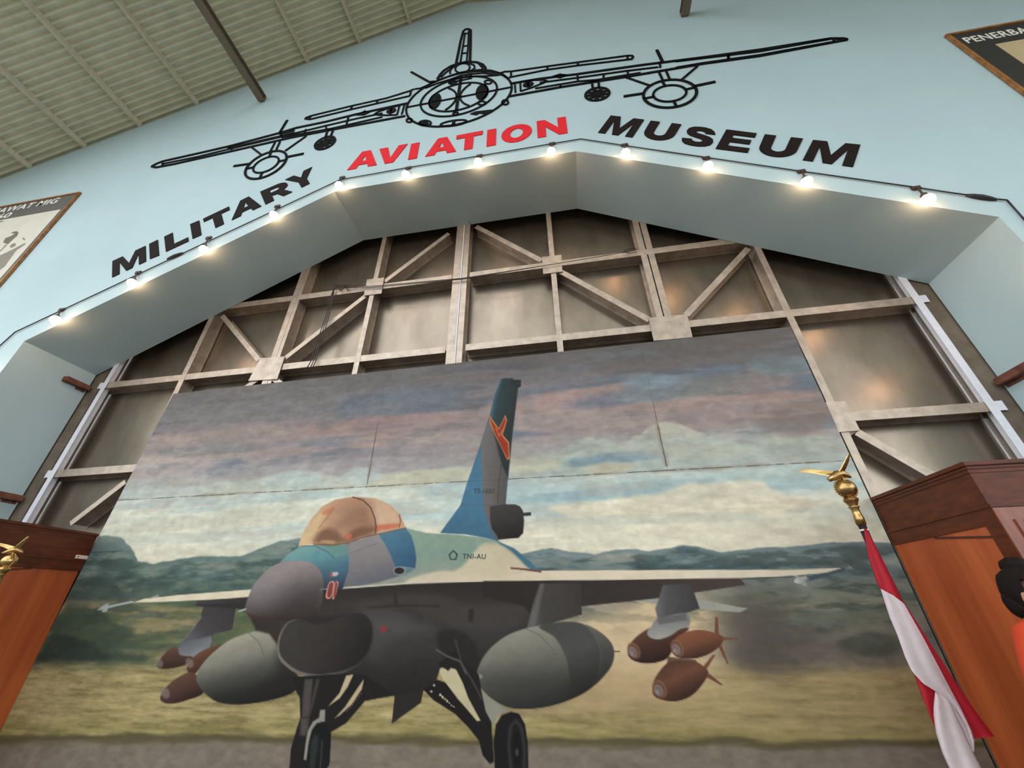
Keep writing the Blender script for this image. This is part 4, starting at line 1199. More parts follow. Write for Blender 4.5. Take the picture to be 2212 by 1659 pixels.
poly(zR((1365, 360), (1545, 350), (1580, 415), (1617, 520), (1520, 552), (1330, 592), (1312, 520), (1335, 460)), grad(*zR((1320, 480), (1600, 480)), (0, (104, 103, 104)), (.25, (80, 78, 80)), (1, (62, 59, 60))), 1.4)
poly(zR((1125, 825), (1150, 750), (1210, 692), (1290, 650), (1420, 655), (1545, 655), (1460, 730), (1405, 850), (1330, 886), (1240, 894), (1160, 872)), grad(*zR((1240, 670), (1300, 890)), (0, (96, 64, 48)), (.5, (72, 46, 37)), (1, (46, 30, 26))), 1.5, True)
poly(zR((1330, 592), (1525, 550), (1546, 636), (1480, 662), (1420, 702), (1340, 730), (1275, 716), (1258, 680), (1290, 636)), grad(*zR((1360, 600), (1360, 725)), (0, (120, 120, 120)), (1, (154, 152, 148))), 1.5, True)
poly(zR((1320, 590), (1520, 550), (1530, 600), (1400, 620), (1340, 630)), (92, 90, 92), 3, False, .8)
poly(zR((1400, 850), (1590, 870), (1600, 890), (1390, 900)), (88, 62, 50), 2, False, .9)
poly(zR((1420, 775), (1450, 722), (1520, 682), (1610, 665), (1700, 680), (1775, 712), (1766, 762), (1700, 820), (1610, 856), (1530, 863), (1460, 850), (1425, 815)), grad(*zR((1570, 665), (1620, 860)), (0, (134, 82, 56)), (.5, (112, 68, 48)), (1, (62, 40, 32))), 1.4, True)
poly(zR((1293, 1085), (1300, 1020), (1340, 950), (1400, 890), (1500, 874), (1590, 884), (1650, 920), (1676, 962), (1640, 1030), (1590, 1090), (1530, 1132), (1450, 1153), (1370, 1146), (1310, 1122)), grad(*zR((1400, 900), (1520, 1140)), (0, (84, 54, 42)), (.4, (108, 68, 50)), (1, (52, 34, 28))), 1.4, True)
for q in (((1722, 575), (1740, 578), (1748, 698), (1718, 690)), ((1768, 716), (1875, 721), (1875, 731), (1772, 734)), ((1744, 780), (1766, 770), (1812, 893), (1804, 900)), ((1638, 918), (1708, 832), (1723, 838), (1664, 934)), ((1680, 962), (1772, 1038), (1765, 1046), (1662, 988))):
    poly(zR(*q), (112, 70, 52), 1.1)
for (a, b), s_ in (((1166, 808), 46), ((1462, 790), 46), ((1342, 1070), 50)):
    p_ = zR((a, b))[0]
    for k, c_ in ((1.55, (134, 92, 62)), (1.3, (92, 62, 50)), (1.05, (132, 116, 110)), (.75, (110, 96, 92)), (.45, (140, 128, 122))):
        poly([(p_[0] - s_ * .10 * (1.5 - k) * 3 / 3.16 + s_ / 3.16 * k * .62 * math.cos(t) + k * 3 * math.sin(t), p_[1] + s_ * .12 * (1.5 - k) * 3 / 3.16 + s_ / 3.16 * k * .8 * math.sin(t)) for t in np.linspace(0, 6.28, 18)], c_, 1.4, False, .75)
# landing gear
DK = (32, 29, 28)
poly(zB((255, 215), (480, 200), (640, 190), (780, 200), (1000, 340), (790, 395), (650, 560), (535, 628), (530, 760), (505, 900), (225, 900), (236, 750), (280, 600), (306, 520), (302, 370), (262, 300)), DK, 1.5)
poly(zB((520, 428), (600, 335), (650, 205), (702, 198), (660, 290), (600, 374), (512, 436)), (182, 164, 128), 1.2)
poly(zB((565, 522), (640, 440), (740, 290), (782, 230), (766, 306), (690, 420), (600, 502)), (180, 160, 124), 1.2)
for t in np.linspace(0, 1, 9):
    p_ = zB((655 + 105 * t, 470 - 130 * t))[0]
    poly([(p_[0] + 1.3 * math.cos(a), p_[1] + 1.6 * math.sin(a)) for a in np.linspace(0, 6.28, 8)], (140, 124, 96), .7, False, .7)
poly(zB((340, 235), (400, 230), (372, 510), (318, 520), (325, 380)), (78, 70, 68), 3, False, .9)
poly(zB((425, 232), (452, 230), (400, 440), (380, 500), (370, 480)), (70, 64, 62), 3, False, .8)
poly(zB((310, 525), (372, 520), (365, 600), (345, 655), (304, 650)), (84, 78, 72), 4, False, .8)
poly(zB((455, 462), (492, 460), (490, 545), (430, 560), (390, 620), (368, 720), (352, 838), (332, 830), (345, 720), (362, 620), (400, 550), (446, 520)), (138, 132, 126), 1.6)
poly(zB((352, 850), (372, 700), (400, 600), (440, 566), (490, 570), (530, 620), (530, 760), (505, 900), (340, 900)), (24, 24, 24), 1.6, True)
poly(zB((372, 860), (388, 700), (410, 650), (445, 655), (435, 760), (410, 900), (375, 900)), (46, 52, 52), 5, False, .8)
brush(zB((470, 690), (455, 900)), (66, 60, 60), 4, 2, .7)
poly(zB((1012, 350), (1228, 308), (1206, 410), (988, 566)), (42, 38, 36), 1.3)
poly(zB((1225, 310), (1330, 235), (1400, 262), (1480, 380), (1640, 540), (1700, 480), (1735, 505), (1735, 600), (1752, 850), (1722, 866), (1668, 800), (1640, 690), (1560, 590), (1460, 490), (1300, 388)), (30, 27, 26), 1.4)
poly(zB((1330, 120), (1470, 20), (1530, 100), (1640, 200), (1660, 320), (1700, 490), (1735, 510), (1650, 550), (1560, 390), (1500, 230)), (34, 31, 30), 1.5)
poly(zB((1655, 300), (1720, 370), (1862, 466), (1785, 500), (1748, 582), (1690, 470)), (134, 132, 118), 1.6)
poly(zB((1345, 160), (1362, 146), (1385, 152), (1410, 172), (1432, 148), (1470, 160), (1520, 260), (1560, 370), (1652, 542), (1625, 546), (1520, 420), (1400, 270), (1352, 200)), (184, 172, 136), 1.4)
brush(zB((1322, 12), (1400, 60), (1500, 98), (1545, 190)), (84, 82, 82), 4, 1.5)
brush(zB((1465, -60), (1490, 40), (1510, 110), (1600, 260), (1660, 380)), (66, 64, 64), 4, 1.8, .8)
for t in np.linspace(0, 1, 7):
    p_ = zB((1352 + 100 * t, 350 + 90 * t))[0]
    poly([(p_[0] + (2.6 - 1.2 * t) * math.cos(a), p_[1] + (3 - 1.6 * t) * math.sin(a)) for a in np.linspace(0, 6.28, 8)], (196, 184, 156), .7)
for q in ((1306, 278), (1284, 324)):
    p_ = zB(q)[0]
    poly([(p_[0] + 2.4 * math.cos(a), p_[1] + 2.6 * math.sin(a)) for a in np.linspace(0, 6.28, 8)], (190, 180, 152), .7)
poly(zB((1758, 910), (1750, 700), (1766, 570), (1810, 500), (1880, 474), (1940, 490), (1985, 570), (2006, 720), (2010, 910)), (27, 26, 26), 1.5)
brush(zB((1880, 900), (1862, 720), (1876, 590), (1915, 540), (1958, 600), (1980, 740), (1978, 900)), (52, 52, 52), 7, 3, .8)
poly(zB((1905, 640), (1935, 640), (1950, 720), (1940, 860), (1912, 860), (1900, 720)), (22, 20, 20), 3, True)
p_ = zB((1924, 778))[0]
poly([(p_[0] + 3.6 * math.cos(a), p_[1] + 9 * math.sin(a)) for a in np.linspace(0, 6.28, 12)], (66, 62, 60), 1.5)
# insignia
brush(zJ((1142, 380), (1164, 402), (1156, 430), (1126, 432), (1118, 404), (1142, 380)), (36, 52, 52), 2.6, .9)
# brushwork and grime over everything
C = C * (1 + .10 * (fbm(.05, .03, 201) - .5)[:, None] + .10 * (fbm(.35, .5, 207) - .5)[:, None])

gy = C @ np.array([.3, .59, .11])
C = gy[:, None] + (C - gy[:, None]) * .88
LC = np.clip(lin(np.clip(C, 0, 255)) * PAINT_GAIN, 0, .95)
m = bpy.data.materials.new('mural_paint')
m.use_nodes = True
nt = m.node_tree
bs = nt.nodes['Principled BSDF']
bs.inputs['Roughness'].default_value = 0.75
bs.inputs['Specular IOR Level'].default_value = 0.12
an = nt.nodes.new('ShaderNodeAttribute')
an.attribute_name = 'paint'
nz = nt.nodes.new('ShaderNodeTexNoise')
nz.inputs['Scale'].default_value = 180
bp = nt.nodes.new('ShaderNodeBump')
bp.inputs['Strength'].default_value = .12
bp.inputs['Distance'].default_value = .004
tc = nt.nodes.new('ShaderNodeTexCoord')
nt.links.new(tc.outputs['Object'], nz.inputs['Vector'])
nt.links.new(nz.outputs['Fac'], bp.inputs['Height'])
nt.links.new(bp.outputs['Normal'], bs.inputs['Normal'])
nt.links.new(an.outputs['Color'], bs.inputs['Base Color'])

mural = empty('aircraft_mural', ((xl_bot + XR) / 2, YM, 0))
tag(mural, 'painted mural of a parked camouflaged fighter jet before hills and a cloudy sky', 'mural')
off = 0
for nx_, nz_, X, Z in patches:
    N = nx_ * nz_
    co = np.empty((N + 4, 3), np.float32)
    co[:N, 0], co[:N, 1], co[:N, 2] = X.ravel(), YM, Z.ravel()
    corners = [0, nx_ - 1, N - 1, N - nx_]
    for k, ci in enumerate(corners):
        co[N + k] = (co[ci, 0], YM + .012, co[ci, 2])
    i = np.arange(nz_ - 1)[:, None] * nx_ + np.arange(nx_ - 1)[None, :]
    i = i.ravel()
    quads = np.stack([i, i + nx_, i + nx_ + 1, i + 1], -1)
    ex = np.array([[corners[k], corners[(k + 1) % 4], N + (k + 1) % 4, N + k] for k in range(4)])
    quads = np.concatenate([quads, ex]).astype(np.int32)
    me = bpy.data.meshes.new('board')
    me.vertices.add(N + 4)
    me.vertices.foreach_set('co', co.ravel())
    me.loops.add(quads.size)
    me.loops.foreach_set('vertex_index', quads.ravel())
    me.polygons.add(len(quads))
    me.polygons.foreach_set('loop_start', np.arange(0, quads.size, 4, dtype=np.int32))
    me.polygons.foreach_set('loop_total', np.full(len(quads), 4, np.int32))
    me.update(calc_edges=True)
    at_ = me.color_attributes.new('paint', 'FLOAT_COLOR', 'POINT')
    ca = np.ones((N + 4, 4), np.float32)
    ca[:N, :3] = LC[off:off + N]
    ca[N:, :3] = .12
    at_.data.foreach_set('color', ca.ravel())
    off += N
    link('board', me, m, mural)


def mural_text(body, p0, p1, h, spacing=1.0, col=(34, 48, 48), bold=.0, shear=0.0):
    a, b = at(*p0, YM), at(*p1, YM)
    mt = mat('mural_lettering_%d' % col[0], col, .6, noise=.05)
    o = text_mesh('painted_lettering', body, (0, 0), (1, 0), (0, 1), 1.0, .001, YM, mt, None, bold, shear, spacing)
    me = o.data
    xs_ = [v_.co.x for v_ in me.vertices]
    zs_ = [v_.co.z for v_ in me.vertices]
    w = max(xs_) - min(xs_)
    sc = (b.x - a.x) / w
    hz = h / (max(zs_) - min(zs_))
    sl = (b.z - a.z) / (b.x - a.x)
    for v_ in me.vertices:
        dx = (v_.co.x - min(xs_)) * sc
        v_.co = Vector((a.x + dx, v_.co.y, a.z + sl * dx + (v_.co.z - min(zs_)) * hz))
    me.transform(Matrix.Translation(-world_loc(mural)))
    o.parent = mural
    return o


mural_text('TNI-AU', zJ((1196, 428))[0], zJ((1332, 430))[0], .036, 1.1, (30, 44, 44), .012)
mural_text('TS-1601', zF((465, 1076))[0], zF((628, 1078))[0], .038, 1.05, (26, 30, 34), .012, .2)

# ------------------------------------------------------------------ wooden cabinets either side of the mural
ZTOP = EYE + 0.635


def cabinet(sgn, x_in, x_out, lab, rec):
    """sgn +1: right one, its visible side faces -x"""
    root = empty('display_cabinet', ((x_in + x_out) / 2, 2.7, 0))
    tag(root, lab, 'cabinet', 'wooden cabinets flanking the mural')
    y0, y1 = 2.285, YT - 0.017

    def bx(name, xa, xb, ya, yb, za, zb, m, bev=.0, par=None):
        # xa, xb measured outwards from the inner side face
        a, b = x_in + sgn * xa, x_in + sgn * xb
        return box(name, (min(a, b), ya, za), (max(a, b), yb, zb), m, par or root, bev)
    W = abs(x_out - x_in)
    bx('carcass', rec + .004, W, y0 + .03, y1, 0.0, ZTOP - .05, M_WOOD)
    # crown: stepped mouldings
    bx('cornice_moulding', -.000, W, y0 - .000, y1, ZTOP - .022, ZTOP, M_WOODD, .003)
    bx('cornice_moulding', .008, W, y0 + .008, y1, ZTOP - .040, ZTOP - .022, M_WOODD, .004)
    bx('cornice_moulding', .014, W, y0 + .014, y1, ZTOP - .056, ZTOP - .040, M_WOODD)
    bx('frieze', .018, W, y0 + .018, y1, EYE + .425, ZTOP - .056, M_WOODD)
    bx('frieze_moulding', .010, W, y0 + .010, y1, EYE + .405, EYE + .425, M_WOODD, .004)
    bx('side_rail', .016, .034, y0 + .02, y1, EYE + .335, EYE + .405, M_WOODD)
    bx('side_rail', .016, .034, y0 + .02, y1, 0.06, .20, M_WOODD)
    bx('side_stile', .016, .034, y0 + .02, y0 + .095, .20, EYE + .335, M_WOODD)
    spn = bx('side_panel', rec, rec + .007, y0 + .095, y1, .20, EYE + .335, M_PANEL)
    # slanting thin dark strip across the head of the panel
    p0, p1 = Vector((x_in + sgn * (rec - .002), y1 - .33, EYE + .330)), Vector((x_in + sgn * (rec - .002), y0 + .098, EYE + .285))
    bm = bmesh.new()
    add_obox(bm, (p0 + p1) / 2, (p1 - p0) / 2, Vector((.003, 0, 0)), Vector((0, 0, .005)))
    from_bm('dark_strip', bm, M_DKBROWN, spn)
    # front: pilaster with flutes
    pil = bx('pilaster', .020, .30, y0 + .012, y0 + .034, .06, EYE + .405, M_WOOD)
    for k in range(4):
        xk = .075 + k * .045
        bx('flute_bead', xk, xk + .022, y0 + .004, y0 + .013, .22, EYE + .350, M_WOOD, .003, pil)
    bx('front_panel', .30, W, y0 + .028, y0 + .036, .06, EYE + .405, M_PANEL)
    bx('plinth', .010, W, y0 + .006, y1, 0.0, .06, M_WOODD)
    return root


cabR = cabinet(1, 1.980, jr.x - .01, 'red-brown wooden cabinet right of the mural, behind the red and white flag', .022)
cabL = cabinet(-1, -4.205, jl.x + .01, 'red-brown wooden cabinet at the lower left, touching the mural edge', .030)
p = atx(163, 1202, -4.205 - .018)
root = empty('paper_tag', p)
tag(root, 'small pale card tag on the frieze of the left cabinet', 'tag')
box('card', (p.x, p.y - .0, p.z - .014), (p.x + .003, p.y + .105, p.z + .014), M_TAG, root)
box('pin', (p.x + .002, p.y + .014, p.z - .004), (p.x + .006, p.y + .022, p.z + .004), M_DKBROWN, root)

# ------------------------------------------------------------------ framed posters high on the wall
def text_fit(body, x0, x1, z0, z1, Y, m_, parent, bold=.02, shear=0.0, spacing=1.0, slope=0.0):
    o = text_mesh('heading', body, (0, 0), (1, 0), (0, 1), 1.0, .003, Y, m_, None, bold, shear, spacing)
    me = o.data
    xs_ = [v_.co.x for v_ in me.vertices]
    zs_ = [v_.co.z for v_ in me.vertices]
    a_, b_, c_, d_ = min(xs_), max(xs_), min(zs_), max(zs_)
    for v_ in me.vertices:
        v_.co.x = x0 + (v_.co.x - a_) / (b_ - a_) * (x1 - x0)
        v_.co.z = z0 + (v_.co.z - c_) / (d_ - c_) * (z1 - z0)
    me.transform(Matrix.Translation(-world_loc(parent)))
    o.parent = parent
    return o


def poster(xa, xb, z_t, z_b, lab, right):
    root = empty('framed_poster', ((xa + xb) / 2, YF, z_b))
    tag(root, lab, 'poster', 'framed posters on the wall')
    w = .036
    fl_ = [((xa, z_t - w), (xb, z_t)), ((xa, z_b), (xb, z_b + w)), ((xa, z_b + w), (xa + w, z_t - w)), ((xb - w, z_b + w), (xb, z_t - w))]
    for (x0, z0), (x1, z1) in fl_:
        bm = bmesh.new()
        add_box(bm, (x0, YF - .028, z0), (x1, YF - .001, z1))
        bmesh.ops.bevel(bm, geom=bm.edges[:], offset=.006, segments=2, affect='EDGES')
        from_bm('frame_rail', bm, M_GILT, root)
    bk = box('backing', (xa + w * .8, YF - .018, z_b + w * .8), (xb - w * .8, YF - .003, z_t - w * .8), M_MATB if right else M_MATG, root)
    return root


tl = at(2037, 80, YF)
pr_ = poster(tl.x, tl.x + 1.9, tl.z, tl.z - 2.4, 'gilt-framed black poster with white heading at the upper right corner', True)
a = at(2146, 101, YF)
box('picture', (a.x, YF - .021, tl.z - 2.2), (tl.x + 1.75, YF - .018, a.z), M_TAN, pr_)
h0 = at(2086, 99, YF)
h1, h2 = at(2077, 87, YF), at(2210, 66, YF)
text_fit('PENERBA', h0.x + .01, h2.x, h0.z, h1.z, YF - .018, M_WHITE, pr_, .014, 0, 1.08)
tr = at(178, 417, YF)
pl_ = poster(tr.x - 1.9, tr.x, tr.z, tr.z - 2.4, 'framed sepia photograph poster with dark heading at the left edge', False)
b = at(143, 448, YF)
pic = box('picture', (tr.x - 1.84, YF - .021, tr.z - 2.33), (tr.x - .085, YF - .018, tr.z - .36), M_PAPER, pl_)
e0, e1, e2 = at(133, 432, YF), at(0, 458, YF), at(36, 458, YF)
text_fit('PESAWAT MIG', e0.x - 1.30, e0.x, tr.z - .175, tr.z - .055, YF - .018, M_WHITE, pl_, .014, .1, 1.06)
text_fit('1960', e2.x - .46, e2.x, tr.z - .325, tr.z - .210, YF - .018, M_WHITE, pl_, .014, .1, 1.06)
zP = zoom(0, 400, 8.295)
for q, mm in ((((-60, 1560), (0, 1300), (180, 1220), (490, 1060), (480, 1090), (330, 1190), (200, 1370), (120, 1480), (-40, 1600)), M_INK),
              (((95, 1050), (140, 970), (230, 940), (310, 890), (230, 885), (290, 855), (350, 850), (366, 880), (345, 930), (290, 975), (180, 1080), (150, 1075)), M_INKD),
              (((215, 1120), (250, 1080), (310, 1060), (320, 1100), (280, 1130), (230, 1145)), M_INK), (((435, 970), (460, 965), (490, 995), (480, 1015), (450, 1000)), M_INK),
              (((-60, 1260), (60, 1180), (140, 1090), (170, 1090), (60, 1200), (-60, 1300)), M_INK), (((-60, 690), (60, 660), (105, 665), (20, 695), (-60, 720)), M_INK)):
    sheet_from_loops('print_shape', [xz(zP(*q))], YF - .021, .002, mm, pic)

# ------------------------------------------------------------------ flag poles with eagle finials
def flag_pole(x, y, z_eagle, lab, spin=0.0, scale=1.0):
    root = empty('flag_pole', (x, y, 0))
    tag(root, lab, 'flag pole', 'flag poles beside the mural')
    zc = z_eagle
    s_ = scale
    lathe('base', (x, y, 0), [(.17, 0), (.17, .03), (.12, .06), (.05, .09), (.035, .16), (.03, .2)], M_GOLD, root, 24)
    lathe('pole', (x, y, 0), [(.019, .1), (.019, zc - .22 * s_)], M_POLE, root, 14)
    lathe('cord_ring', (x, y, zc - .262 * s_), [(.021, -.005), (.024, 0), (.021, .005)], M_CORD, root, 14)
    lathe('ferrule', (x, y, zc), [(.021 * s_, -.235 * s_), (.022 * s_, -.20 * s_), (.019 * s_, -.19 * s_), (.018 * s_, -.155 * s_), (.024 * s_, -.150 * s_), (.024 * s_, -.145 * s_)], M_GOLD, root, 16)
    lathe('cup', (x, y, zc), [(.016 * s_, -.150 * s_), (.024 * s_, -.132 * s_), (.034 * s_, -.116 * s_), (.035 * s_, -.110 * s_), (.026 * s_, -.098 * s_), (.02 * s_, -.092 * s_)], M_GOLD, root, 8, False)
    gz = zc - .052 * s_
    gl = lathe('globe', (x, y, gz), [(.046 * s_ * math.sin(t) + .001, -.046 * s_ * math.cos(t)) for t in np.linspace(.08, math.pi - .08, 14)], M_GOLD, root, 22)
    bm = bmesh.new()
    for k in range(26):
        t = 2 * math.pi * k / 26
        bmesh.ops.create_icosphere(bm, subdivisions=1, radius=.0062 * s_, matrix=Matrix.Translation((x + .05 * s_ * math.cos(t), y, gz + .05 * s_ * math.sin(t))))
    tag(from_bm('beaded_ring', bm, M_GOLD, gl), kind='stuff')

    def rot(px_, py_, pz_):
        c_, n_ = math.cos(spin), math.sin(spin)
        return Vector((x + s_ * (px_ * c_ - py_ * n_), y + s_ * (px_ * n_ + py_ * c_), zc + s_ * pz_))
    # body leans forward to +x: tail low at -x
    eb = tube('eagle_body', [rot(-.062, 0, -.002), rot(-.040, 0, .008), rot(-.012, 0, .022), rot(.012, 0, .026), rot(.028, 0, .018), rot(.040, 0, .012), rot(.050, 0, .004)], [s_ * q for q in (.012, .016, .024, .023, .015, .011, .003)], M_GOLD, root, 12)
    for sg in (-1, 1):
        tube('eagle_leg', [rot(0, sg * .010, .012), rot(.004, sg * .012, -.006), rot(.002, sg * .014, -.014)], [.007 * s_, .005 * s_, .007 * s_], M_GOLD, eb, 8)
        bm = bmesh.new()
        if sg < 0:      # wing towards the room, raised
            top = [(.020, -.010, .034), (.034, -.028, .058), (.050, -.044, .088), (.058, -.054, .112), (.057, -.058, .120)]
            bot = [(-.016, -.012, .026), (.004, -.030, .050), (.026, -.046, .082), (.044, -.056, .108), (.053, -.058, .118)]
        else:           # wing swept back
            top = [(.006, .010, .036), (-.036, .026, .052), (-.088, .040, .066), (-.134, .050, .074), (-.160, .054, .072)]
            bot = [(-.028, .012, .020), (-.056, .028, .034), (-.094, .042, .050), (-.134, .051, .062), (-.158, .054, .068)]
        va = [[bm.verts.new(rot(a_[0], a_[1], a_[2] + dz)) for dz in (.003, -.003)] for a_ in top]
        vb = [[bm.verts.new(rot(a_[0], a_[1], a_[2] + dz)) for dz in (.003, -.003)] for a_ in bot]
        for i in range(4):
            bm.faces.new((va[i][0], va[i + 1][0], vb[i + 1][0], vb[i][0]))
            bm.faces.new((va[i][1], vb[i][1], vb[i + 1][1], va[i + 1][1]))
            bm.faces.new((va[i][0], va[i][1], va[i + 1][1], va[i + 1][0]))
            bm.faces.new((vb[i][0], vb[i + 1][0], vb[i + 1][1], vb[i][1]))
        from_bm('eagle_wing', bm, M_GOLD, eb)
    return root


YP = 2.60
pe = at(1824, 1034, YP)
poleR = flag_pole(at(1850, 1108, YP).x, YP, pe.z, 'dark flag pole with brass eagle finial, carrying the red and white flag', 0.0, 1.12)
pe2 = at(22, 1196, 2.42)
poleL = flag_pole(at(12, 1225, 2.42).x, 2.42, pe2.z, 'flag pole with brass eagle finial at the left edge, before the left cabinet', math.radians(35), .92)

# the flag: two bands of cloth gathered into folds
YG = YP - .035
zG = zoom(1800, 1200, 3.614)
flag = empty('hanging_flag', at(1870, 1150, YG))
tag(flag, 'red and white flag hanging in folds from the right pole', 'flag')


def drape(name, left, right, y, m, bulge=.03, folds=1.0, n=14, ph=0.0, sub=5):
    """cloth strip between two edge lines, pushed out towards the room in folds"""
    def res(pl):
        P = np.array(pl, float)
        d_ = np.r_[0, np.cumsum(np.hypot(*np.diff(P, axis=0).T))]
        t = np.linspace(0, d_[-1], len(left) * sub)
        return np.stack([np.interp(t, d_, P[:, 0]), np.interp(t, d_, P[:, 1])], -1)
    Lp, Rp = res(left), res(right)
    rows = []
    bm = bmesh.new()
    for i, (a_, b_) in enumerate(zip(Lp, Rp)):
        row = []
        for k in range(n + 1):
            t = k / n
            q = a_ * (1 - t) + b_ * t
            wd = np.hypot(*(b_ - a_)) / 60.0
            yy = y - bulge * min(wd, 1) * (math.sin(math.pi * t) + .35 * math.sin(2 * math.pi * folds * t + ph + i * .05))
            row.append(bm.verts.new(at(q[0], q[1], yy)))
        rows.append(row)
    for i in range(len(rows) - 1):
        for k in range(n):
            bm.faces.new((rows[i][k], rows[i][k + 1], rows[i + 1][k + 1], rows[i + 1][k]))
    bmesh.ops.solidify(bm, geom=bm.faces[:], thickness=.003)
    return from_bm(name, bm, m, flag, True)


redL = [(1866, 1143)] + zG((270, 0), (350, 240), (385, 270))
redR = [(1872, 1142)] + zG((370, 0), (480, 220), (548, 366))
drape('red_band', redL, redR, YG, M_FRED, .02, 1.5)
drape('red_band', zG((470, 300), (560, 500), (680, 760), (860, 1050), (1040, 1330), (1100, 1432)), zG((545, 352), (640, 500), (780, 720), (940, 960), (1100, 1200), (1258, 1412)), YG + .02, M_FRED, .025, 1.2)
drape('white_band', zG((368, 258), (440, 480), (500, 620), (560, 790), (612, 900), (700, 1000), (860, 1095), (960, 1200), (1040, 1330), (1098, 1530)), zG((470, 312), (550, 372), (625, 505), (705, 645), (805, 835), (905, 1025), (1000, 1200), (1080, 1370), (1102, 1450), (1100, 1532)), YG - .02, M_FWHITE, .025, 1.3)
drape('red_band', zG((630, 930), (660, 1010), (700, 1120), (745, 1230), (795, 1350)), zG((700, 985), (800, 1060), (800, 1180), (800, 1260), (810, 1352)), YG - .005, M_FRED, .02, .8)
drape('white_band', zG((795, 1060), (782, 1180), (782, 1250), (800, 1380), (850, 1540), (915, 1680), (960, 1760)), zG((830, 1075), (905, 1130), (960, 1250), (1030, 1400), (1090, 1530), (1165, 1680), (1200, 1760)), YG - .035, M_FWHITE, .03, 1.2)
drape('white_band', zG((905, 1130), (950, 1230), (1010, 1350), (1090, 1530)), zG((930, 1160), (1040, 1330), (1085, 1420), (1100, 1532)), YG - .012, M_FWHITE, .015, .6)

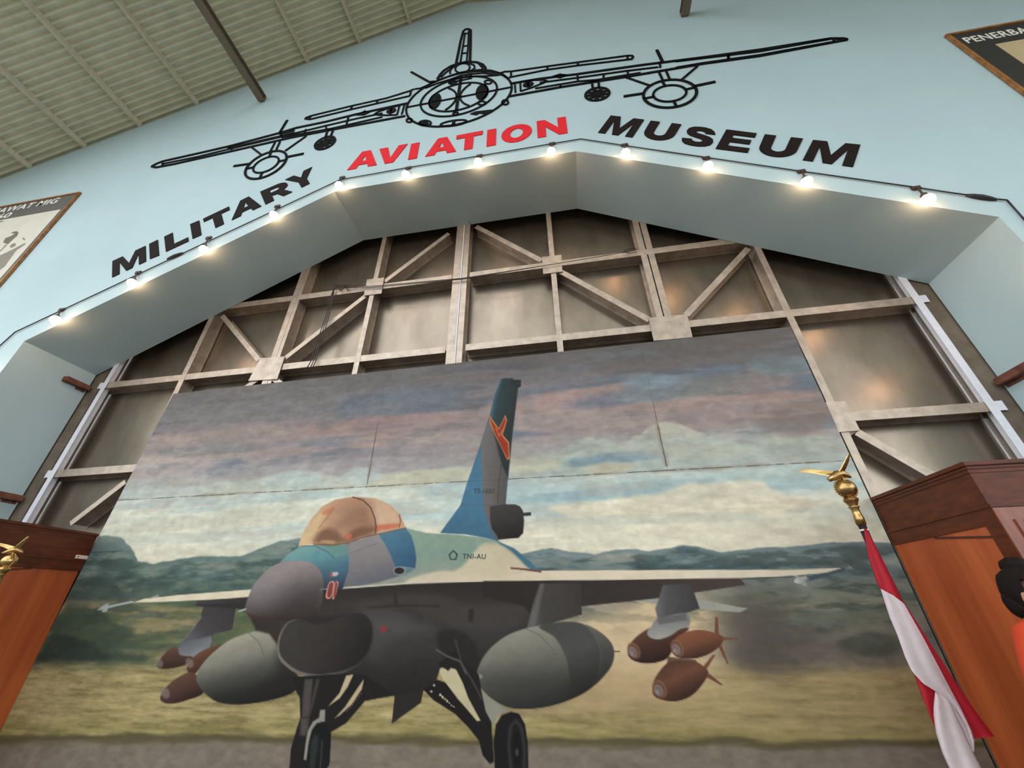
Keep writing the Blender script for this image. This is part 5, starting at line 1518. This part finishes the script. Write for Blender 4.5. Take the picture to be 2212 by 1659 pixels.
# ------------------------------------------------------------------ visitor at the right edge
def person():
    bx_, by_ = 1.76, 2.05
    root = empty('person', (bx_, by_, 0))
    tag(root, 'person in an orange shirt with dark tied-up hair at the right edge, beside the cabinet', 'person')
    H = Vector((bx_, by_, 0))
    # facing +x, a little turned to the viewer
    yaw = math.radians(-60)
    fwd = Vector((math.cos(yaw), math.sin(yaw), 0))
    lef = Vector((-fwd.y, fwd.x, 0))

    def P(f_, l_, z_):
        return H + fwd * f_ + lef * l_ + Vector((0, 0, z_))
    verts, edges, rad = [], [], []

    def add(p_, r_, par=None):
        verts.append(p_)
        rad.append(r_)
        if par is not None:
            edges.append((par, len(verts) - 1))
        return len(verts) - 1
    pel = add(P(0, 0, .86), (.135, .10))
    w = add(P(0, 0, 1.02), (.120, .09), pel)
    ch = add(P(0, 0, 1.23), (.150, .105), w)
    sh = add(P(-.01, 0, 1.375), (.110, .072), ch)
    nk = add(P(.005, 0, 1.430), (.050, .050), sh)
    hd0 = add(P(.020, 0, 1.470), (.058, .064), nk)
    hd1 = add(P(.030, 0, 1.512), (.068, .082), hd0)
    hd2 = add(P(.022, 0, 1.565), (.074, .090), hd1)
    add(P(.012, 0, 1.605), (.052, .062), hd2)
    for sg in (-1, 1):
        a_ = add(P(-.01, sg * .13, 1.385), (.062, .060), sh)
        a2 = add(P(-.01, sg * .185, 1.30), (.056, .056), a_)
        e = add(P(-.03, sg * .195, 1.06), (.046, .046), a2)
        wr = add(P(.05, sg * .20, .84), (.028, .028), e)
        hn = add(P(.065, sg * .195, .785), (.030, .018), wr)
        for k, (df, L_) in enumerate(((.028, .075), (.010, .085), (-.008, .08), (-.024, .062))):
            k1 = add(P(.067 + df, sg * .193, .745), (.0095, .0095), hn)
            k2 = add(P(.075 + df, sg * .187, .745 - L_ * .5), (.0088, .0088), k1)
            add(P(.085 + df * .9, sg * .176, .745 - L_ * .9), (.0075, .0075), k2)
        t1 = add(P(.098, sg * .182, .79), (.011, .011), hn)
        add(P(.112, sg * .172, .752), (.009, .009), t1)
        hp = add(P(0, sg * .085, .80), (.098, .095), pel)
        kn = add(P(.01, sg * .095, .46), (.062, .062), hp)
        an_ = add(P(-.01, sg * .10, .09), (.045, .045), kn)
        ft = add(P(.05, sg * .105, .045), (.042, .036), an_)
        add(P(.16, sg * .11, .035), (.036, .028), ft)
    me = bpy.data.meshes.new('body')
    me.from_pydata([tuple(v_) for v_ in verts], edges, [])
    ob = bpy.data.objects.new('body_tmp', me)
    COL.objects.link(ob)
    ob.modifiers.new('skin', 'SKIN')
    for i, sv in enumerate(me.skin_vertices[0].data):
        sv.radius = rad[i]
        sv.use_root = (i == 0)
    ob.modifiers.new('sub', 'SUBSURF').levels = 2
    dg = bpy.context.evaluated_depsgraph_get()
    m2 = bpy.data.meshes.new_from_object(ob.evaluated_get(dg))
    bpy.data.objects.remove(ob)
    m2.name = 'body'
    m2.materials.clear()
    body = link('body', m2, [M_SKIN, M_SHIRT, M_PANTS, M_SHOE], root, True)
    off_ = world_loc(root)
    for pf in m2.polygons:
        c_ = pf.center + off_
        l_ = abs((c_ - H).dot(lef))
        z_ = c_.z
        if z_ < .075:
            pf.material_index = 3
        elif z_ < .90 and l_ < .17:
            pf.material_index = 2
        elif z_ < 1.42 and not (l_ > .155 and z_ < 1.02):
            pf.material_index = 1
        else:
            pf.material_index = 0

    def shell(name, c_, rx, ry, rz, m_, cut=None, seg=24):
        bm = bmesh.new()
        bmesh.ops.create_uvsphere(bm, u_segments=seg, v_segments=16, radius=1.0)
        for v_ in bm.verts:
            q = v_.co
            wob = 1 + .03 * math.sin(9 * q.x + 4 * q.z) + .02 * math.sin(14 * q.y)
            v_.co = c_ + fwd * (q.x * rx * wob) + lef * (q.y * ry * wob) + Vector((0, 0, q.z * rz * wob))
        if cut:
            dead = [v_ for v_ in bm.verts if cut(v_.co)]
            bmesh.ops.delete(bm, geom=dead, context='VERTS')
        return from_bm(name, bm, m_, root, True)
    hc = P(.005, 0, 1.545)
    hair = shell('hair', hc, .106, .096, .098, M_HAIR, lambda co: (co - hc).dot(fwd) > .022 and co.z < 1.580)
    shell('hair', P(-.050, 0, 1.50), .055, .082, .062, M_HAIR)
    shell('hair_bun', P(-.020, .01, 1.632), .046, .046, .036, M_HAIR)
    lathe('hair_band', P(-.018, .01, 1.622), [(.044, -.005), (.047, 0), (.044, .005)], M_INKD, root, 18)
    lathe('collar', P(0, 0, 1.418), [(.092, -.030), (.088, -.01), (.072, .016), (.062, .022)], M_COLLAR, root, 24)
    shell('nose', P(.118, 0, 1.515), .018, .013, .02, M_SKIN, None, 10)
    for sg in (-1, 1):
        shell('ear', P(.0, sg * .083, 1.52), .022, .010, .032, M_SKIN, None, 12)
        shell('eye', P(.098, sg * .032, 1.54), .008, .012, .007, M_HAIR, None, 10)
    shell('mouth', P(.104, 0, 1.472), .008, .024, .006, M_RUST, None, 10)
    # loose sleeves and shirt hem
    for sg in (-1, 1):
        tube('sleeve', [P(-.01, sg * .10, 1.425), P(-.01, sg * .155, 1.395), P(-.01, sg * .190, 1.31), P(-.022, sg * .205, 1.18), P(-.03, sg * .205, 1.04)], [.040, .062, .070, .076, .082], M_SHIRT, root, 20)
    return root


person()
